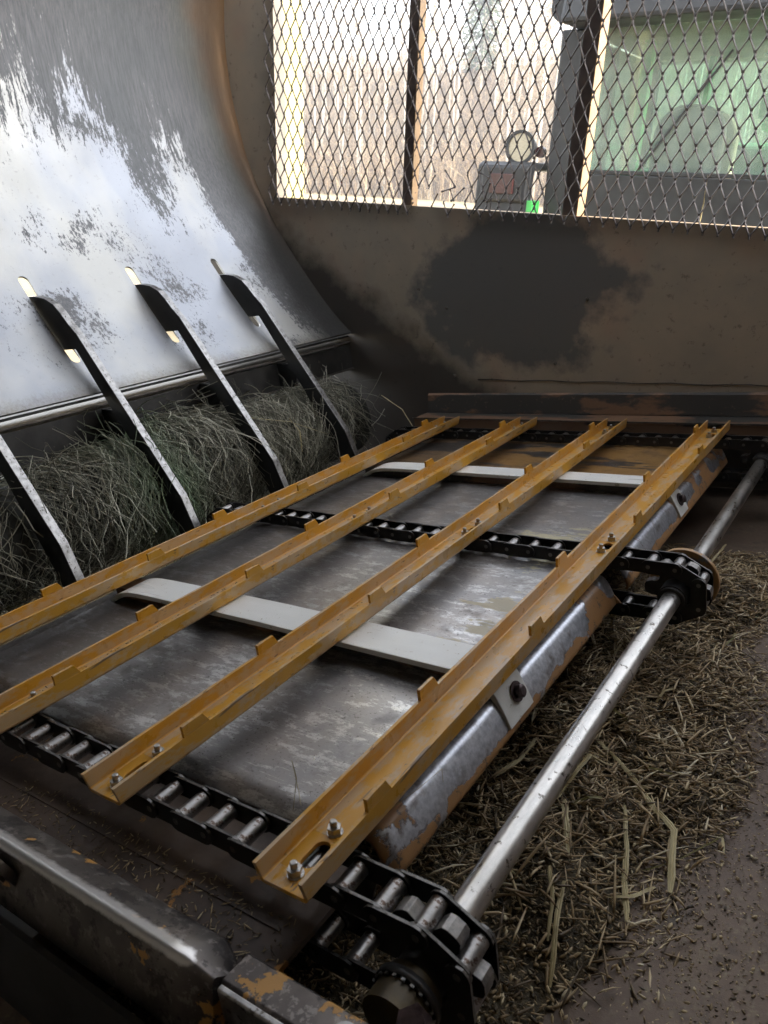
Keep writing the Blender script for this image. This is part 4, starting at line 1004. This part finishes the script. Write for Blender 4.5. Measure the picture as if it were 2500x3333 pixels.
# green inner frame tube and hood
tb('green_frame_tube', -1.60, -1.545, 4.62, 4.68, .27, 1.17, 'tgreen')
tb('green_frame_tube', -1.42, -1.39, 5.30, 5.36, .27, 1.17, 'tgreen')
tb('green_side_panel', -1.76, -1.50, 4.90, 5.35, .27, .56, 'tgreen', bev=.04)
hd = obj('hood', MB().prism([(1.30, .10 + BASE), (1.30, .70 + BASE), (1.7, .74 + BASE), (2.6, .70 + BASE), (2.95, .58 + BASE), (3.0, .10 + BASE)], -.42, .72, 'x'), 'tgreen', T, bev=.05)
tb('loader_arm', -1.15, -1.02, 5.6, 7.3, .86, 1.0, 'tgreen', bev=.02)
tb('loader_arm', -.30, -.17, 5.6, 7.3, .60, .80, 'tgreen', bev=.02)
tb('loader_cross_tube', -1.15, .3, 5.75, 5.85, .80, .93, 'tgreen', bev=.03)
tb('dashboard', -1.50, -.90, 5.20, 5.38, .27, .50, 'tblack', bev=.03)
# chassis, fenders and wheels
tb('chassis', -1.45, -.5, 4.3, 7.1, -.35, .10, 'tblack', bev=.02)
fd = obj('fender', MB().prism([(-.14, .54 + BASE), (-.10, .56 + BASE), (1.1, .56 + BASE), (1.3, .30 + BASE), (1.27, .28 + BASE), (1.08, .52 + BASE), (-.08, .52 + BASE), (-.12, .20 + BASE), (-.155, .20 + BASE)], -1.14, -.822, 'x'), 'tblack', T, bev=.01)
fb = tb('lamp_housing', -2.205, -1.93, 4.03, 4.12, .355, .548, 'tblack', bev=.02); tb('tail_lamp', -2.14, -2.0, 4.018, 4.032, .40, .50, 'red', bev=.004)
tb('green_bracket', -1.925, -1.89, 4.05, 4.15, .10, .372, 'tgreen')
lx, lz = -2.044 + 1.1, .632 + BASE
wl = obj('work_lamp', MB().cyl((lx, -.03, lz), (lx, .06, lz), .083, 30, .055).cyl((lx, .06, lz), (lx, .075, lz), .05, 20), 'tblack', T)
obj('lamp_lens', MB().cyl((lx, -.036, lz), (lx, -.0305, lz), .070, 30), 'lens', wl); obj('lamp_rim', MB().ring((lx, lz), 'y', .086, .0705, -.045, -.029, 30), 'tblack', wl)
obj('lamp_stem', MB().cyl((lx, .02, lz - .08), (lx, .02, lz - .115), .012, 10), 'tblack', wl)
obj('indicator_lamp', MB().cyl((lx + .10, 0, lz - .02), (lx + .10, .03, lz - .02), .028, 16), 'red', T)
obj('roof_lamp', MB().cyl((-1.86 + 1.1 - .02, -.03, 1.27 + BASE), (-1.86 + 1.1 - .02, .05, 1.27 + BASE), .07, 24), 'tblack', T)
def wheel(x, y, r, w_):
    wv = obj('wheel', MB().ring((y - 4.2, r), 'x', r, r * .55, x + 1.1 - w_ / 2, x + 1.1 + w_ / 2, 40), 'tblack', T)
    obj('rim', MB().cyl((x + 1.1 - w_ / 3, y - 4.2, r), (x + 1.1 + w_ / 3, y - 4.2, r), r * .55, 30), 'cream', wv)
    lug = MB()
    for k in range(20):
        a = 2 * pi * k / 20
        for s in (-1, 1):
            c = Vector((x + 1.1 + s * w_ / 4, y - 4.2 + r * cos(a), r + r * sin(a))); d = Vector((0, cos(a), sin(a))); tt = Vector((s * .5, -sin(a) * .5, cos(a) * .5)).normalized()
            lug.cyl(c - tt * w_ * .22, c + tt * w_ * .22, .022, 6)
    obj('tread_lug', lug, 'tblack', wv)['kind'] = 'stuff'
wheel(-2.06, 4.75, .52, .26); wheel(.10, 4.75, .52, .26); wheel(-1.75, 6.7, .36, .2); wheel(-.2, 6.7, .36, .2)

# ---- trees on the wooded bank ----
def aspen(h, seed, r=.11):
    rd = random.Random(seed); tr = MB(); pts = []
    lean = (rd.gauss(0, .02), rd.gauss(0, .02))
    for i in range(10):
        t = i / 9; pts.append((lean[0] * h * t * t + .05 * sin(t * 5 + seed), lean[1] * h * t + .05 * sin(t * 4 + seed * 2), h * t))
    tr.tube(pts, r, 7, r * .18)
    br = MB()
    for k in range(90):
        t = rd.uniform(.16, .99); i = int(t * 9); f = t * 9 - i; p = Vector(pts[i]).lerp(Vector(pts[min(i + 1, 9)]), f)
        a = rd.uniform(0, 2 * pi); L = h * rd.uniform(.05, .15) * (1.25 - t * .7); up = rd.uniform(.15, .9)
        d = Vector((cos(a), sin(a), up)).normalized(); q = [p]
        for j in range(3): d = (d + Vector((rd.gauss(0, .18), rd.gauss(0, .18), .12))).normalized(); q.append(q[-1] + d * L / 3)
        br.tube(q, .022, 3, .006)
        for j in (1, 2):
            e = (d + Vector((rd.gauss(0, .7), rd.gauss(0, .7), rd.gauss(.1, .4)))).normalized(); br.tube([q[j], q[j] + e * L * .2, q[j] + e * L * .42 + Vector((0, 0, L * .06))],   .010, 3, .004)
    return tr.mesh('trunk', 'bark'), br.mesh('branches', 'twig')
V = [aspen(13, 1, .085), aspen(11, 2, .055), aspen(15, 3, .11), aspen(9, 4, .04), aspen(12, 5, .07), aspen(14, 6, .06)]
rt = random.Random(5); TREES = []; kinds = ['slender pale aspen trunk', 'thin bare aspen', 'tall stout bare aspen', 'young whip-thin aspen', 'bare grey aspen', 'tall thin bare aspen']
for k in range(124):
    y = rt.choice((rt.uniform(36, 44), rt.uniform(42, 54), rt.uniform(50, 68)))
    x = rt.uniform(-.98, -.12) * y
    vi = rt.choice((1, 3, 4, 5)) if y < 44 else rt.randrange(6)
    t = empty('aspen_tree', F=ID, loc=(x, y, gz(x, y) - .15), rot=Matrix.Rotation(rt.gauss(0, .035), 4, 'Y') @ Matrix.Rotation(rt.uniform(0, 6.28), 4, 'Z') @ Matrix.Diagonal((1, 1, rt.uniform(.85, 1.2), 1)))
    where = 'at the foot of the wooded bank' if y < 44 else 'halfway up the wooded bank' if y < 54 else 'high on the wooded bank against the sky'
    TREES.append((where, kinds[vi], (x * .834 - 0 + y * .564) and (x / y), t))
    obj('trunk', V[vi][0], None, t); obj('crown', V[vi][1], None, t)
ORD = 'first second third fourth fifth sixth seventh eighth ninth tenth eleventh twelfth thirteenth fourteenth fifteenth sixteenth seventeenth eighteenth nineteenth twentieth'.split()
PANES = ((-.69, 'in the left pane'), (-.425, 'in the middle pane'), (9, 'seen through the tractor cab'))
cnt = {}
for where, kind, q, t in sorted(TREES, key=lambda e: e[2]):
    pane = next(n for lim, n in PANES if q < lim); k = cnt.get((where, pane), 0); cnt[(where, pane)] = k + 1
    tag(t, '%s %s, %s from left %s' % (kind, where.replace('the wooded bank', 'the bank').replace(' against the sky', '').replace('at the foot of', 'low on').replace('halfway up', 'midway up'), ORD[k] if k < 20 else 'twenty-' + ORD[k - 20], pane), 'tree', 'bare trees beyond the window')
# one dark conifer
cf = empty('conifer_tree', F=ID, loc=(-30.6, 57, gz(-30.6, 57)), label='dark green conifer among the bare trees, top of the wide middle pane', cat='tree')
obj('trunk', MB().tube([(0, 0, 0), (0, 0, 7), (.1, 0, 13)], .16, 7, .03), 'bark', cf)
m = MB(); rc = random.Random(3)
for k in range(2600):
    z = rc.uniform(1.5, 13); rad = (13.3 - z) * .17 * rc.uniform(.25, 1.0); a = rc.uniform(0, 2 * pi); p = Vector((rad * cos(a), rad * sin(a), z - rad * .25)); d = Vector((cos(a), sin(a), -.3 + rc.gauss(0, .2))); s = Vector((-sin(a), cos(a), rc.gauss(0, .4))) * .09; L = rc.uniform(.25, .5)
    m.add([p - s, p + d * L, p + s, p + Vector((0, 0, .1))], [(0, 1, 3), (1, 2, 3)])
obj('crown', m, 'needle', cf)
# brush at the foot of the bank: nobody could count it
def brush(n, ylo, yhi, hlo, hhi, seed):
    r2 = random.Random(seed); m = MB()
    for k in range(n):
        y = r2.uniform(ylo, yhi); x = r2.uniform(-1.0, -.08) * y; z = gz(x, y); h = r2.uniform(hlo, hhi); a = r2.uniform(0, 2 * pi); ln = r2.uniform(.05, 1.1) * h
        p = [Vector((x, y, z)), Vector((x + cos(a) * ln * .3, y + sin(a) * ln * .3, z + h * .55)), Vector((x + cos(a) * ln, y + sin(a) * ln, z + h * r2.uniform(.75, 1)))]
        m.tube(p, r2.uniform(.010, .026), 3, .004)
        for j in range(2):
            q = p[0].lerp(p[2], r2.uniform(.3, .8)); b = r2.uniform(0, 2 * pi); l2 = h * r2.uniform(.15, .35); m.tube([q, q + Vector((cos(b) * l2, sin(b) * l2, l2 * r2.uniform(.0, .9)))], .008, 3, .003)
    return m
obj('dry_brush', brush(11000, 35, 66, .6, 3.6, 9), 'brush', F=ID, kind='stuff', label='dry tan brush covering the wooded bank', cat='brush')

# ================================================================== AIR
hz = MB().box(-62, 22, -4, 84, -1, 30); ho = obj('haze', hz, [], F=ID, kind='stuff', label='thin dusty air filling the machine and the yard', cat='haze')
hm = bpy.data.materials.new('dusty_air'); hm.use_nodes = True; hm.node_tree.nodes.clear()
vol = hm.node_tree.nodes.new('ShaderNodeVolumePrincipled'); vol.inputs['Color'].default_value = (.93, .96, 1, 1); vol.inputs['Density'].default_value = .0032; vol.inputs['Anisotropy'].default_value = .35
ou = hm.node_tree.nodes.new('ShaderNodeOutputMaterial'); hm.node_tree.links.new(vol.outputs[0], ou.inputs['Volume']); ho.data.materials.clear(); ho.data.materials.append(hm)
